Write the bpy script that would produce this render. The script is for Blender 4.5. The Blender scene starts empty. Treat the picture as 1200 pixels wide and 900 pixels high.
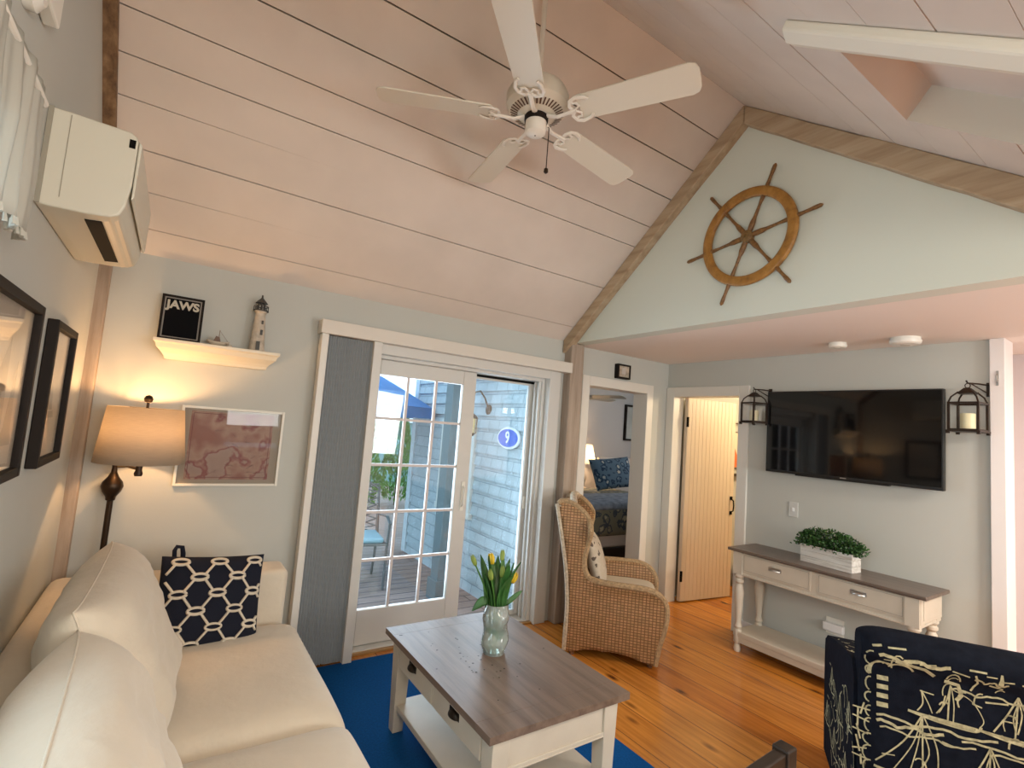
import bpy, bmesh, math, random
from mathutils import Vector, Matrix
random.seed(7)
C = bpy.context.scene.collection
scene = bpy.context.scene
PI = math.pi

# ------------------------------------------------------------------ camera
cam_d = bpy.data.cameras.new('camera'); cam_d.sensor_width = 36.0; cam_d.lens = 17.6166; cam_d.clip_start = 0.05; cam_d.clip_end = 200
cam = bpy.data.objects.new('camera', cam_d); C.objects.link(cam); scene.camera = cam
Rr = Vector((0.82583481, 0.11236639, 0.55260353)); Ru = Vector((-0.55879783, 0.03138623, 0.82870977)); Rz = Vector((0.07577498, -0.99317103, 0.08870994))
right = Vector((Rr[0], Ru[0], Rz[0])); down = Vector((Rr[1], Ru[1], Rz[1])); fwd = Vector((Rr[2], Ru[2], Rz[2]))
M = Matrix((right, -down, -fwd)).transposed().to_4x4(); M.translation = Vector((0, 0, 1.55)); cam.matrix_world = M

# ------------------------------------------------------------------ world, lights, exposure
world = bpy.data.worlds.new('sky'); scene.world = world; world.use_nodes = True
wn = world.node_tree.nodes; bgn = wn['Background']; bgn.inputs[0].default_value = (0.56, 0.82, 1.0, 1); bgn.inputs[1].default_value = 1.75
scene.cycles.transparent_max_bounces = 24
scene.view_settings.view_transform = 'Standard'; scene.view_settings.look = 'None'
scene.view_settings.exposure = 0.5; scene.view_settings.gamma = 1.0; scene.view_settings.use_curve_mapping = False

def area(name, loc, target, sx, sy, power, col):
    d = bpy.data.lights.new(name, 'AREA'); d.shape = 'RECTANGLE'; d.size = sx; d.size_y = sy; d.energy = power; d.color = col
    o = bpy.data.objects.new(name, d); C.objects.link(o); o.location = loc
    o.rotation_euler = (Vector(target) - Vector(loc)).to_track_quat('-Z', 'Z').to_euler()
    return o
def point(name, loc, power, col, rad=0.05):
    d = bpy.data.lights.new(name, 'POINT'); d.energy = power; d.color = col; d.shadow_soft_size = rad
    o = bpy.data.objects.new(name, d); C.objects.link(o); o.location = loc
    return o
area('rear_window_daylight', (1.08, -2.45, 1.66), (1.2, 2, 1.9), 0.74, 0.75, 17, (1.0, 0.96, 0.90))
area('second_rear_window_daylight', (3.0, -2.45, 1.5), (2.6, 2, 1.9), 1.3, 1.2, 40, (1.0, 0.97, 0.92))
area('side_window_daylight', (-0.75, 0.9, 1.5), (2, 1.1, 1.5), 1.1, 1.2, 14, (0.85, 0.95, 1.0))
point('room_fill', (0.45, -1.1, 2.15), 22, (1.0, 0.88, 0.74), 0.25)  # added omni fill to even out walls and ceiling, no lamp known there
area('slider_daylight', (1.80, 3.60, 1.10), (1.80, 2.6, 1.02), 1.35, 1.6, 30, (0.78, 0.90, 1.0))
point('ceiling_uplight_fill', (0.15, -0.35, 1.95), 26, (1.0, 0.88, 0.74), 0.2)  # added uplight behind the camera, lifts the dim ceiling slopes
area('right_side_fill', (3.5, -0.6, 2.30), (3.5, -0.6, 0), 0.35, 0.35, 42, (1.0, 0.88, 0.76))  # added downward fill, brightens the soffit and television wall side
point('bathroom_lamp', (5.2, 2.3, 2.1), 30, (1.0, 0.80, 0.52), 0.08)
area('bedroom_fill', (6.75, 4.6, 1.6), (4.5, 5.2, 1.2), 1.0, 1.0, 10, (1.0, 0.95, 0.9))  # added fill for the dim bedroom, no window in that wall

# ------------------------------------------------------------------ materials
def lin(r, g, b):
    f = lambda c: (c/255/12.92) if c/255 <= 0.04045 else ((c/255+0.055)/1.055)**2.4
    return (f(r), f(g), f(b), 1)
MATS = {}
def mat(name, col, rough=0.5, metal=0.0, var=0.0, vscale=6.0, bump=0.0, bscale=60.0, stretch=(1, 1, 1), spec=0.5, trans=0, sheen=0):
    if name in MATS: return MATS[name]
    m = bpy.data.materials.new(name); m.use_nodes = True; n = m.node_tree.nodes; l = m.node_tree.links
    b = n['Principled BSDF']; b.inputs['Base Color'].default_value = col; b.inputs['Roughness'].default_value = rough; b.inputs['Metallic'].default_value = metal
    b.inputs['Specular IOR Level'].default_value = spec
    if sheen: b.inputs['Sheen Weight'].default_value = sheen
    tc = n.new('ShaderNodeTexCoord'); mp = n.new('ShaderNodeMapping'); mp.inputs['Scale'].default_value = stretch
    l.new(tc.outputs['Object'], mp.inputs['Vector'])
    if var:
        t = n.new('ShaderNodeTexNoise'); t.inputs['Scale'].default_value = vscale; t.inputs['Detail'].default_value = 5
        l.new(mp.outputs[0], t.inputs['Vector'])
        r = n.new('ShaderNodeValToRGB')
        r.color_ramp.elements[0].position = 0.3; r.color_ramp.elements[1].position = 0.7
        r.color_ramp.elements[0].color = tuple(c*(1-var) for c in col[:3])+(1,)
        r.color_ramp.elements[1].color = tuple(min(1, c*(1+var)) for c in col[:3])+(1,)
        l.new(t.outputs['Fac'], r.inputs[0]); l.new(r.outputs[0], b.inputs['Base Color'])
    if bump:
        t2 = n.new('ShaderNodeTexNoise'); t2.inputs['Scale'].default_value = bscale; t2.inputs['Detail'].default_value = 4
        l.new(mp.outputs[0], t2.inputs['Vector'])
        bp = n.new('ShaderNodeBump'); bp.inputs['Strength'].default_value = bump; bp.inputs['Distance'].default_value = 0.01
        l.new(t2.outputs['Fac'], bp.inputs['Height']); l.new(bp.outputs[0], b.inputs['Normal'])
    MATS[name] = m
    return m
def glass_mat(name, tint=(0.95, 0.98, 1, 1), refl=0.12, rough=0.0):
    m = bpy.data.materials.new(name); m.use_nodes = True; n = m.node_tree.nodes; l = m.node_tree.links
    n.remove(n['Principled BSDF']); out = n['Material Output']
    tr = n.new('ShaderNodeBsdfTransparent'); tr.inputs[0].default_value = tint
    gl = n.new('ShaderNodeBsdfGlossy'); gl.inputs['Roughness'].default_value = rough; gl.inputs[0].default_value = (1, 1, 1, 1)
    fr = n.new('ShaderNodeFresnel'); fr.inputs[0].default_value = 1.45
    ml = n.new('ShaderNodeMath'); ml.operation = 'MULTIPLY'; ml.inputs[1].default_value = refl/0.04*0.4
    mx = n.new('ShaderNodeMixShader'); l.new(fr.outputs[0], ml.inputs[0]); l.new(ml.outputs[0], mx.inputs[0]); l.new(tr.outputs[0], mx.inputs[1]); l.new(gl.outputs[0], mx.inputs[2])
    l.new(mx.outputs[0], out.inputs[0]); return m
def emit_mat(name, col, s):
    m = bpy.data.materials.new(name); m.use_nodes = True; b = m.node_tree.nodes['Principled BSDF']
    b.inputs['Base Color'].default_value = col; b.inputs['Emission Color'].default_value = col; b.inputs['Emission Strength'].default_value = s; return m

wall_paint = mat('wall_paint', (0.50, 0.51, 0.47, 1), 0.75, var=0.02, vscale=2, bump=0.04, bscale=120)
gable_paint = mat('gable_paint', (0.66, 0.70, 0.62, 1), 0.75, bump=0.04, bscale=120)
ceil_paint = mat('ceiling_paint', (0.67, 0.60, 0.535, 1), 0.6, var=0.05, vscale=3, bump=0.05, bscale=40)
soffit_paint = mat('soffit_paint', (0.84, 0.77, 0.71, 1), 0.7, bump=0.03, bscale=120)
well_paint = mat('well_paint', (0.72, 0.68, 0.58, 1), 0.6)
white_trim = mat('white_trim', (0.70, 0.68, 0.62, 1), 0.4, bump=0.02, bscale=60)
slider_white = mat('slider_white', (0.62, 0.61, 0.57, 1), 0.4)
white_plastic = mat('white_plastic', (0.78, 0.77, 0.70, 1), 0.35)
seam_dark = mat('seam_dark', (0.10, 0.05, 0.03, 1), 0.9)
black = mat('black', (0.004, 0.004, 0.004, 1), 0.7, spec=0.1)
black_frame = mat('black_frame', (0.012, 0.008, 0.006, 1), 0.6, spec=0.2)
dark_metal = mat('dark_bronze', (0.035, 0.022, 0.014, 1), 0.4, metal=0.6, bump=0.1, bscale=80)
steel = mat('brushed_steel', (0.55, 0.53, 0.50, 1), 0.3, metal=1)
brass = mat('aged_brass', (0.16, 0.10, 0.045, 1), 0.35, metal=0.9)
cream_paint = mat('cream_paint', (0.60, 0.54, 0.44, 1), 0.45, var=0.04, vscale=8, bump=0.04, bscale=40)
sofa_cloth = mat('sofa_cloth', (0.63, 0.56, 0.45, 1), 0.9, var=0.04, vscale=5, bump=0.35, bscale=22, sheen=0.2, spec=0.2)
navy_cloth = mat('navy_cloth', (0.010, 0.012, 0.022, 1), 0.9, bump=0.3, bscale=300, spec=0.2)
rope = mat('cream_rope', (0.62, 0.55, 0.44, 1), 0.85, bump=0.3, bscale=200)
navy_print = mat('navy_print', (0.007, 0.009, 0.015, 1), 0.9, var=0.25, vscale=30, bump=0.2, bscale=300, spec=0.05)
cream_print = mat('cream_print', (0.40, 0.37, 0.22, 1), 0.85, var=0.35, vscale=60)
glass = glass_mat('window_glass')
picture_glass = glass_mat('picture_glass', (1, 1, 1, 1), 0.035)

def wood(name, c1, c2, c3, rough=0.6, axis='x', scale=1.0, bump=0.3):
    m = bpy.data.materials.new(name); m.use_nodes = True; n = m.node_tree.nodes; l = m.node_tree.links; b = n['Principled BSDF']
    b.inputs['Roughness'].default_value = rough
    tc = n.new('ShaderNodeTexCoord'); mp = n.new('ShaderNodeMapping')
    s = {'x': (1.2, 16, 16), 'y': (16, 1.2, 16), 'z': (16, 16, 1.2)}[axis]; mp.inputs['Scale'].default_value = tuple(v*scale for v in s)
    l.new(tc.outputs['Object'], mp.inputs['Vector'])
    t = n.new('ShaderNodeTexNoise'); t.inputs['Scale'].default_value = 2.2; t.inputs['Detail'].default_value = 8; t.inputs['Roughness'].default_value = 0.62
    l.new(mp.outputs[0], t.inputs['Vector'])
    r = n.new('ShaderNodeValToRGB'); r.color_ramp.elements[0].position = 0.28; r.color_ramp.elements[0].color = c1
    e = r.color_ramp.elements.new(0.5); e.color = c2; r.color_ramp.elements[2].position = 0.74; r.color_ramp.elements[2].color = c3
    l.new(t.outputs['Fac'], r.inputs[0]); l.new(r.outputs[0], b.inputs['Base Color'])
    bp = n.new('ShaderNodeBump'); bp.inputs['Strength'].default_value = bump; bp.inputs['Distance'].default_value = 0.006
    l.new(t.outputs['Fac'], bp.inputs['Height']); l.new(bp.outputs[0], b.inputs['Normal'])
    return m
beam_y = wood('beam_wood', (0.30, 0.205, 0.125, 1), (0.43, 0.32, 0.205, 1), (0.52, 0.41, 0.28, 1), 0.8, 'y', 0.6, 0.5)
beam_z = wood('post_wood', (0.27, 0.205, 0.15, 1), (0.37, 0.295, 0.23, 1), (0.44, 0.36, 0.285, 1), 0.8, 'z', 0.8, 0.5)
beam_dark = wood('dark_beam_wood', (0.08, 0.042, 0.02, 1), (0.18, 0.105, 0.05, 1), (0.30, 0.19, 0.10, 1), 0.8, 'y', 0.8, 0.5)
table_wood = wood('table_wood', (0.095, 0.060, 0.042, 1), (0.165, 0.112, 0.080, 1), (0.215, 0.152, 0.110, 1), 0.40, 'y', 0.7, 0.15)
console_wood = wood('console_wood', (0.07, 0.048, 0.036, 1), (0.13, 0.095, 0.075, 1), (0.17, 0.13, 0.10, 1), 0.3, 'y', 0.7, 0.1)
wheel_wood = wood('wheel_wood', (0.17, 0.075, 0.014, 1), (0.34, 0.16, 0.030, 1), (0.46, 0.24, 0.06, 1), 0.4, 'x', 0.5, 0.1)
dark_wood = wood('dark_wood', (0.012, 0.008, 0.006, 1), (0.025, 0.017, 0.012, 1), (0.04, 0.028, 0.02, 1), 0.35, 'x', 0.7, 0.1)
bed_wood = wood('bed_wood', (0.008, 0.005, 0.004, 1), (0.016, 0.010, 0.007, 1), (0.025, 0.015, 0.012, 1), 0.4, 'x', 0.7, 0.1)
boat_wood = wood('boat_wood', (0.10, 0.06, 0.03, 1), (0.19, 0.12, 0.07, 1), (0.27, 0.18, 0.1, 1), 0.6, 'x', 3, 0.1)
white_wash = wood('white_wash', (0.42, 0.38, 0.33, 1), (0.66, 0.63, 0.58, 1), (0.78, 0.76, 0.72, 1), 0.7, 'y', 1.6, 0.3)

def plank_mat(name, w, h, base1, base2, rough, gap=(0.13, 0.05, 0.015, 1), swap=True, mortar=0.003, knots=True, bump=0.25, grain=True):
    m = bpy.data.materials.new(name); m.use_nodes = True; n = m.node_tree.nodes; l = m.node_tree.links; b = n['Principled BSDF']
    b.inputs['Roughness'].default_value = rough
    tc = n.new('ShaderNodeTexCoord'); sp = n.new('ShaderNodeSeparateXYZ'); cb = n.new('ShaderNodeCombineXYZ')
    l.new(tc.outputs['Object'], sp.inputs[0])
    l.new(sp.outputs[1 if swap else 0], cb.inputs[0]); l.new(sp.outputs[0 if swap else 1], cb.inputs[1])
    br = n.new('ShaderNodeTexBrick'); br.inputs['Scale'].default_value = 1; br.inputs['Brick Width'].default_value = w; br.inputs['Row Height'].default_value = h
    br.inputs['Mortar Size'].default_value = mortar; br.inputs['Mortar Smooth'].default_value = 0.2; br.inputs['Color1'].default_value = base1; br.inputs['Color2'].default_value = base2
    br.inputs['Mortar'].default_value = gap; br.offset = 0.37; br.inputs['Bias'].default_value = -0.1
    l.new(cb.outputs[0], br.inputs['Vector'])
    col = br.outputs['Color']
    if grain:
        mp = n.new('ShaderNodeMapping'); mp.inputs['Scale'].default_value = (1.5, 22, 1); l.new(cb.outputs[0], mp.inputs['Vector'])
        t = n.new('ShaderNodeTexNoise'); t.inputs['Scale'].default_value = 1.6; t.inputs['Detail'].default_value = 6; l.new(mp.outputs[0], t.inputs['Vector'])
        rp = n.new('ShaderNodeValToRGB'); rp.color_ramp.elements[0].position = 0.3; rp.color_ramp.elements[0].color = (0.62, 0.52, 0.42, 1); rp.color_ramp.elements[1].position = 0.65; rp.color_ramp.elements[1].color = (1.08, 1.05, 1.0, 1)
        l.new(t.outputs['Fac'], rp.inputs[0])
        mx = n.new('ShaderNodeMix'); mx.data_type = 'RGBA'; mx.blend_type = 'MULTIPLY'; mx.inputs['Factor'].default_value = 0.8
        l.new(col, mx.inputs[6]); l.new(rp.outputs[0], mx.inputs[7]); col = mx.outputs[2]
    if knots:
        mp2 = n.new('ShaderNodeMapping'); mp2.inputs['Scale'].default_value = (2.1, 5.0, 1); l.new(cb.outputs[0], mp2.inputs['Vector'])
        vo = n.new('ShaderNodeTexVoronoi'); vo.inputs['Scale'].default_value = 1.0; l.new(mp2.outputs[0], vo.inputs['Vector'])
        rk = n.new('ShaderNodeValToRGB'); rk.color_ramp.elements[0].position = 0.05; rk.color_ramp.elements[0].color = (0.12, 0.05, 0.02, 1); rk.color_ramp.elements[1].position = 0.14; rk.color_ramp.elements[1].color = (1, 1, 1, 1)
        l.new(vo.outputs['Distance'], rk.inputs[0])
        m2 = n.new('ShaderNodeMix'); m2.data_type = 'RGBA'; m2.blend_type = 'MULTIPLY'; m2.inputs['Factor'].default_value = 0.9
        l.new(col, m2.inputs[6]); l.new(rk.outputs[0], m2.inputs[7]); col = m2.outputs[2]
    l.new(col, b.inputs['Base Color'])
    bp = n.new('ShaderNodeBump'); bp.inputs['Strength'].default_value = bump; bp.inputs['Distance'].default_value = 0.004; bp.invert = True
    l.new(br.outputs['Fac'], bp.inputs['Height']); l.new(bp.outputs[0], b.inputs['Normal'])
    return m
floor_mat = plank_mat('pine_floor', 5.3, 0.215, (0.62, 0.25, 0.042, 1), (0.44, 0.14, 0.018, 1), 0.22)
deck_mat = plank_mat('deck_boards', 4.0, 0.14, (0.42, 0.30, 0.27, 1), (0.34, 0.24, 0.21, 1), 0.7, gap=(0.06, 0.05, 0.05, 1), swap=False, mortar=0.006, knots=False)

def brick_mat(name, w, h, c1, c2, gap, axes, rough=0.8, mortar=0.006, bump=0.8, offset=0.5, dist=0.02):
    m = bpy.data.materials.new(name); m.use_nodes = True; n = m.node_tree.nodes; l = m.node_tree.links; b = n['Principled BSDF']; b.inputs['Roughness'].default_value = rough
    tc = n.new('ShaderNodeTexCoord'); sp = n.new('ShaderNodeSeparateXYZ'); cb = n.new('ShaderNodeCombineXYZ'); l.new(tc.outputs['Object'], sp.inputs[0])
    l.new(sp.outputs[axes[0]], cb.inputs[0]); l.new(sp.outputs[axes[1]], cb.inputs[1])
    br = n.new('ShaderNodeTexBrick'); br.inputs['Scale'].default_value = 1; br.inputs['Brick Width'].default_value = w; br.inputs['Row Height'].default_value = h; br.offset = offset
    br.inputs['Mortar Size'].default_value = mortar; br.inputs['Color1'].default_value = c1; br.inputs['Color2'].default_value = c2; br.inputs['Mortar'].default_value = gap
    l.new(cb.outputs[0], br.inputs['Vector']); l.new(br.outputs['Color'], b.inputs['Base Color'])
    bp = n.new('ShaderNodeBump'); bp.inputs['Strength'].default_value = bump; bp.inputs['Distance'].default_value = dist; bp.invert = True
    l.new(br.outputs['Fac'], bp.inputs['Height']); l.new(bp.outputs[0], b.inputs['Normal']); return m
shingle_mat = brick_mat('grey_shingles', 0.19, 0.125, (0.49, 0.55, 0.57, 1), (0.42, 0.48, 0.50, 1), (0.26, 0.31, 0.34, 1), (1, 2), mortar=0.004, bump=0.5)
wicker_side = brick_mat('wicker_weave_side', 0.024, 0.019, (0.48, 0.255, 0.12, 1), (0.34, 0.20, 0.085, 1), (0.16, 0.08, 0.028, 1), (0, 2), 0.6, 0.0026, 1.0, offset=0.0, dist=0.008)
wicker_back = brick_mat('wicker_weave_back', 0.024, 0.019, (0.48, 0.255, 0.12, 1), (0.34, 0.20, 0.085, 1), (0.12, 0.055, 0.018, 1), (1, 2), 0.6, 0.0026, 1.0, offset=0.0, dist=0.008)
wicker_rim = mat('wicker_rim', (0.55, 0.45, 0.32, 1), 0.7, var=0.3, vscale=60, bump=0.8, bscale=120)

# ------------------------------------------------------------------ mesh helpers
class MB:
    def __init__(s): s.v = []; s.f = []; s.m = []
    def add(s, vs, fs, mi=0):
        o = len(s.v); s.v += [tuple(p) for p in vs]; s.f += [tuple(i+o for i in f) for f in fs]; s.m += [mi]*len(fs); return s
    def box(s, x0, x1, y0, y1, z0, z1, mi=0):
        vs = [(x, y, z) for z in (z0, z1) for y in (y0, y1) for x in (x0, x1)]
        return s.add(vs, [(0, 2, 3, 1), (4, 5, 7, 6), (0, 1, 5, 4), (2, 6, 7, 3), (0, 4, 6, 2), (1, 3, 7, 5)], mi)
    def cbox(s, c, d, mi=0): return s.box(c[0]-d[0]/2, c[0]+d[0]/2, c[1]-d[1]/2, c[1]+d[1]/2, c[2]-d[2]/2, c[2]+d[2]/2, mi)
    def prism(s, pts, fn, d0, d1, mi=0):          # outline pts (u,v), fn(u,v,d)->xyz
        n = len(pts); vs = [fn(u, v, d0) for u, v in pts]+[fn(u, v, d1) for u, v in pts]
        fs = [tuple(range(n-1, -1, -1)), tuple(range(n, 2*n))]+[(i, (i+1) % n, n+(i+1) % n, n+i) for i in range(n)]
        return s.add(vs, fs, mi)
    def tube(s, pts, r, n=8, mi=0, closed=False, flat=1.0):
        pts = [Vector(p) for p in pts]; k = len(pts); rs = r if isinstance(r, (list, tuple)) else [r]*k
        vs = []; up = None
        for i, p in enumerate(pts):
            a = pts[(i-1) % k] if (closed or i > 0) else p; b = pts[(i+1) % k] if (closed or i < k-1) else p
            t = (b-a); t = t.normalized() if t.length > 1e-9 else Vector((0, 0, 1))
            if up is None: up = Vector((0, 0, 1)) if abs(t.z) < 0.9 else Vector((1, 0, 0))
            sx = t.cross(up); sx = sx.normalized() if sx.length > 1e-6 else t.orthogonal().normalized(); up = sx.cross(t).normalized()
            for j in range(n):
                an = 2*PI*j/n; vs.append(p+sx*math.cos(an)*rs[i]+up*math.sin(an)*rs[i]*flat)
        fs = []
        for i in range(k if closed else k-1):
            for j in range(n):
                a = i*n+j; b = i*n+(j+1) % n; c = ((i+1) % k)*n+(j+1) % n; d = ((i+1) % k)*n+j; fs.append((a, b, c, d))
        if not closed: fs += [tuple(range(n-1, -1, -1)), tuple(range((k-1)*n, k*n))]
        return s.add(vs, fs, mi)
    def lathe(s, prof, n=24, c=(0, 0, 0), fn=None, mi=0, cap=True):
        fn = fn or (lambda x, y, z: (c[0]+x, c[1]+y, c[2]+z)); vs = []
        for r, z in prof:
            for j in range(n): a = 2*PI*j/n; vs.append(fn(r*math.cos(a), r*math.sin(a), z))
        k = len(prof); fs = [(i*n+j, i*n+(j+1) % n, (i+1)*n+(j+1) % n, (i+1)*n+j) for i in range(k-1) for j in range(n)]
        if cap: fs += [tuple(range(n-1, -1, -1)), tuple(range((k-1)*n, k*n))]
        return s.add(vs, fs, mi)
    def grid(s, fn, nu, nv, mi=0, closeu=False):
        vs = [fn(i/nu, j/nv) for i in range(nu+(0 if closeu else 1)) for j in range(nv+1)]; w = nv+1; ku = nu if closeu else nu+1
        fs = [(i*w+j, ((i+1) % ku)*w+j, ((i+1) % ku)*w+j+1, i*w+j+1) for i in range(nu) for j in range(nv)]
        return s.add(vs, fs, mi)
    def ribbon(s, pts, w, fn, mi=1, sub=1):        # flat line drawing laid on a surface fn(u,v)
        P = []
        for i in range(len(pts)-1):
            for k in range(sub): t = k/sub; P.append((pts[i][0]+(pts[i+1][0]-pts[i][0])*t, pts[i][1]+(pts[i+1][1]-pts[i][1])*t))
        P.append(pts[-1]); vs = []
        for i, p in enumerate(P):
            a = P[max(0, i-1)]; b = P[min(len(P)-1, i+1)]; dx, dy = b[0]-a[0], b[1]-a[1]; L = math.hypot(dx, dy) or 1
            ww = w if not isinstance(w, (list, tuple)) else w[0]+(w[1]-w[0])*i/max(1, len(P)-1)
            nx, ny = -dy/L*ww/2, dx/L*ww/2; vs += [fn(p[0]+nx, p[1]+ny), fn(p[0]-nx, p[1]-ny)]
        return s.add(vs, [(2*i, 2*i+1, 2*i+3, 2*i+2) for i in range(len(P)-1)], mi)
    def build(s, name, mats, parent=None, smooth=False, bevel=0, bseg=2, sub=0, solid=0, loc=None, fix=True, ang=35):
        me = bpy.data.meshes.new(name); me.from_pydata(s.v, [], s.f)
        mats = mats if isinstance(mats, (list, tuple)) else [mats]
        for m in mats: me.materials.append(m)
        for p, i in zip(me.polygons, s.m): p.material_index = i
        if fix:
            bm = bmesh.new(); bm.from_mesh(me); bmesh.ops.recalc_face_normals(bm, faces=bm.faces); bm.to_mesh(me); bm.free()
        o = bpy.data.objects.new(name, me); C.objects.link(o)
        if parent: o.parent = parent
        if loc: o.location = loc
        if solid: md = o.modifiers.new('solid', 'SOLIDIFY'); md.thickness = solid; md.offset = 0
        if bevel: md = o.modifiers.new('bevel', 'BEVEL'); md.width = bevel; md.segments = bseg; md.limit_method = 'ANGLE'; md.angle_limit = math.radians(40)
        if sub: md = o.modifiers.new('sub', 'SUBSURF'); md.levels = sub; md.render_levels = sub
        if smooth:
            for p in me.polygons: p.use_smooth = True
            if smooth == 'auto':
                bm = bmesh.new(); bm.from_mesh(me)
                for e in bm.edges: e.smooth = len(e.link_faces) == 2 and e.calc_face_angle(0) < math.radians(ang)
                bm.to_mesh(me); bm.free()
        return o
def tag(o, label=None, cat=None, group=None, kind=None):
    if label: o['label'] = label
    if cat: o['category'] = cat
    if group: o['group'] = group
    if kind: o['kind'] = kind
    return o
def thing(name, label, cat, loc=(0, 0, 0), rz=0, group=None, kind=None):
    o = bpy.data.objects.new(name, None); C.objects.link(o); o.location = loc; o.rotation_euler = (0, 0, rz); o.empty_display_size = 0.1
    return tag(o, label, cat, group, kind)
def dup(root, loc, rz, label, group=None):
    r = root.copy(); C.objects.link(r); r.location = loc; r.rotation_euler = (0, 0, rz); r['label'] = label
    if group: r['group'] = group
    for ch in list(root.children):
        c = ch.copy(); C.objects.link(c); c.parent = r
        for g in list(ch.children):
            d = g.copy(); C.objects.link(d); d.parent = c
    return r
def struct(mb, name, m, label=None, **k):
    o = mb.build(name, m, **k); o['kind'] = 'structure'
    if label: o['label'] = label
    return o
def text_mesh(name, s, size, mats, parent, M4, extrude=0.001, bold=0.0):
    cu = bpy.data.curves.new(name+'_c', 'FONT'); cu.body = s; cu.size = size; cu.extrude = extrude; cu.align_x = 'CENTER'; cu.align_y = 'CENTER'; cu.offset = bold
    t = bpy.data.objects.new(name+'_t', cu); C.objects.link(t); dg = bpy.context.evaluated_depsgraph_get(); dg.update()
    me = bpy.data.meshes.new_from_object(t.evaluated_get(dg)); bpy.data.objects.remove(t); me.name = name
    me.transform(M4); me.materials.clear(); me.materials.append(mats)
    o = bpy.data.objects.new(name, me); C.objects.link(o); o.parent = parent; return o

# ================================================================== STRUCTURE
X0, Y1, X2, X3 = -0.395, 3.33, 2.78, 4.12
RY, RZ = 1.72, 3.66                       # ridge
SL = (2.34-RZ)/(Y1-RY)                    # left slope
SRm = 0.77                                # right slope
SOF = 2.32
# floor
struct(MB().box(-0.6, 6.9, -2.4, 3.56, -0.06, 0.0).box(2.69, 6.9, 3.56, 6.04, -0.06, 0.0), 'floor', floor_mat, 'wide orange pine plank floor')
def holes_wall(mb, axis, a0, a1, z0, z1, d0, d1, holes):
    xs = sorted({a0, a1, *[h[0] for h in holes], *[h[1] for h in holes]}); zs = sorted({z0, z1, *[h[2] for h in holes], *[h[3] for h in holes]})
    for i in range(len(xs)-1):
        for j in range(len(zs)-1):
            cx, cz = (xs[i]+xs[i+1])/2, (zs[j]+zs[j+1])/2
            if any(h[0] < cx < h[1] and h[2] < cz < h[3] for h in holes): continue
            if axis == 'x': mb.box(xs[i], xs[i+1], d0, d1, zs[j], zs[j+1])
            else: mb.box(d0, d1, xs[i], xs[i+1], zs[j], zs[j+1])
    return mb
BD = (3.03, 3.81, -0.01, 2.00)            # bedroom door opening
SLD = (1.02, 2.62, -0.01, 2.02)           # slider opening
struct(holes_wall(MB(), 'x', -0.55, 6.9, 0.0, 2.37, Y1, Y1+0.15, [BD, SLD]), 'wall_back', wall_paint, 'grey green painted wall with the sliding door and bedroom door')
# left wall (gable end) with window hole
mb = MB(); holes_wall(mb, 'y', -2.4, Y1+0.15, 0.0, 2.40, -0.55, X0, [(0.45, 1.50, 0.95, 2.10)])
mb.prism([(Y1+0.15, 2.40), (RY, 3.75), (0.1, 2.46), (-2.4, 2.46), (-2.4, 2.40)], lambda u, v, d: (d, u, v), -0.55, X0)
struct(mb, 'wall_left', wall_paint, 'grey painted left wall under the sloping ceiling')
# gable wall above soffit
mb = MB(); mb.prism([(Y1+0.1, SOF), (Y1+0.1, 2.36), (RY, 3.72), (0.08, 2.46), (-2.4, 2.46), (-2.4, SOF)], lambda u, v, d: (d, u, v), X2, X2+0.12)
struct(mb, 'wall_gable', gable_paint, 'pale green white gable wall behind the ship wheel')
# soffit ceiling
struct(MB().box(X2+0.1, 6.3, -2.4, Y1+0.02, SOF+0.0004, SOF+0.08), 'ceiling', soffit_paint, 'low flat ceiling below the gable wall')
# television wall
BATH = (2.53, 3.245, -0.01, 2.00)
struct(holes_wall(MB(), 'y', 0.90, Y1, 0.0, SOF, X3, X3+0.12, [BATH]), 'wall_right', wall_paint, 'grey wall behind the television')
# far hall + rear walls
struct(MB().box(4.75, 4.87, -2.4, 1.03, 0, SOF), 'wall_hall', mat('hall_paint', (0.62, 0.55, 0.55, 1), 0.7), 'pale pink hall wall past the white trim')
struct(MB().box(4.24, 4.75, 0.93, 1.03, 0, SOF), 'wall_hall_side', MATS['hall_paint'])
mb = holes_wall(MB(), 'x', -0.55, 4.9, 0.0, 2.46, -2.4, -2.25, [(0.70, 1.46, 1.28, 2.05), (0.70, 1.46, 0.94, 1.02), (2.3, 3.7, 0.9, 2.1)])
struct(mb, 'wall_rear', wall_paint)
struct(MB().box(X0-0.15, X2, -2.4, 0.11, 2.42, 2.5), 'ceiling_flat', ceil_paint)

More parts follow.
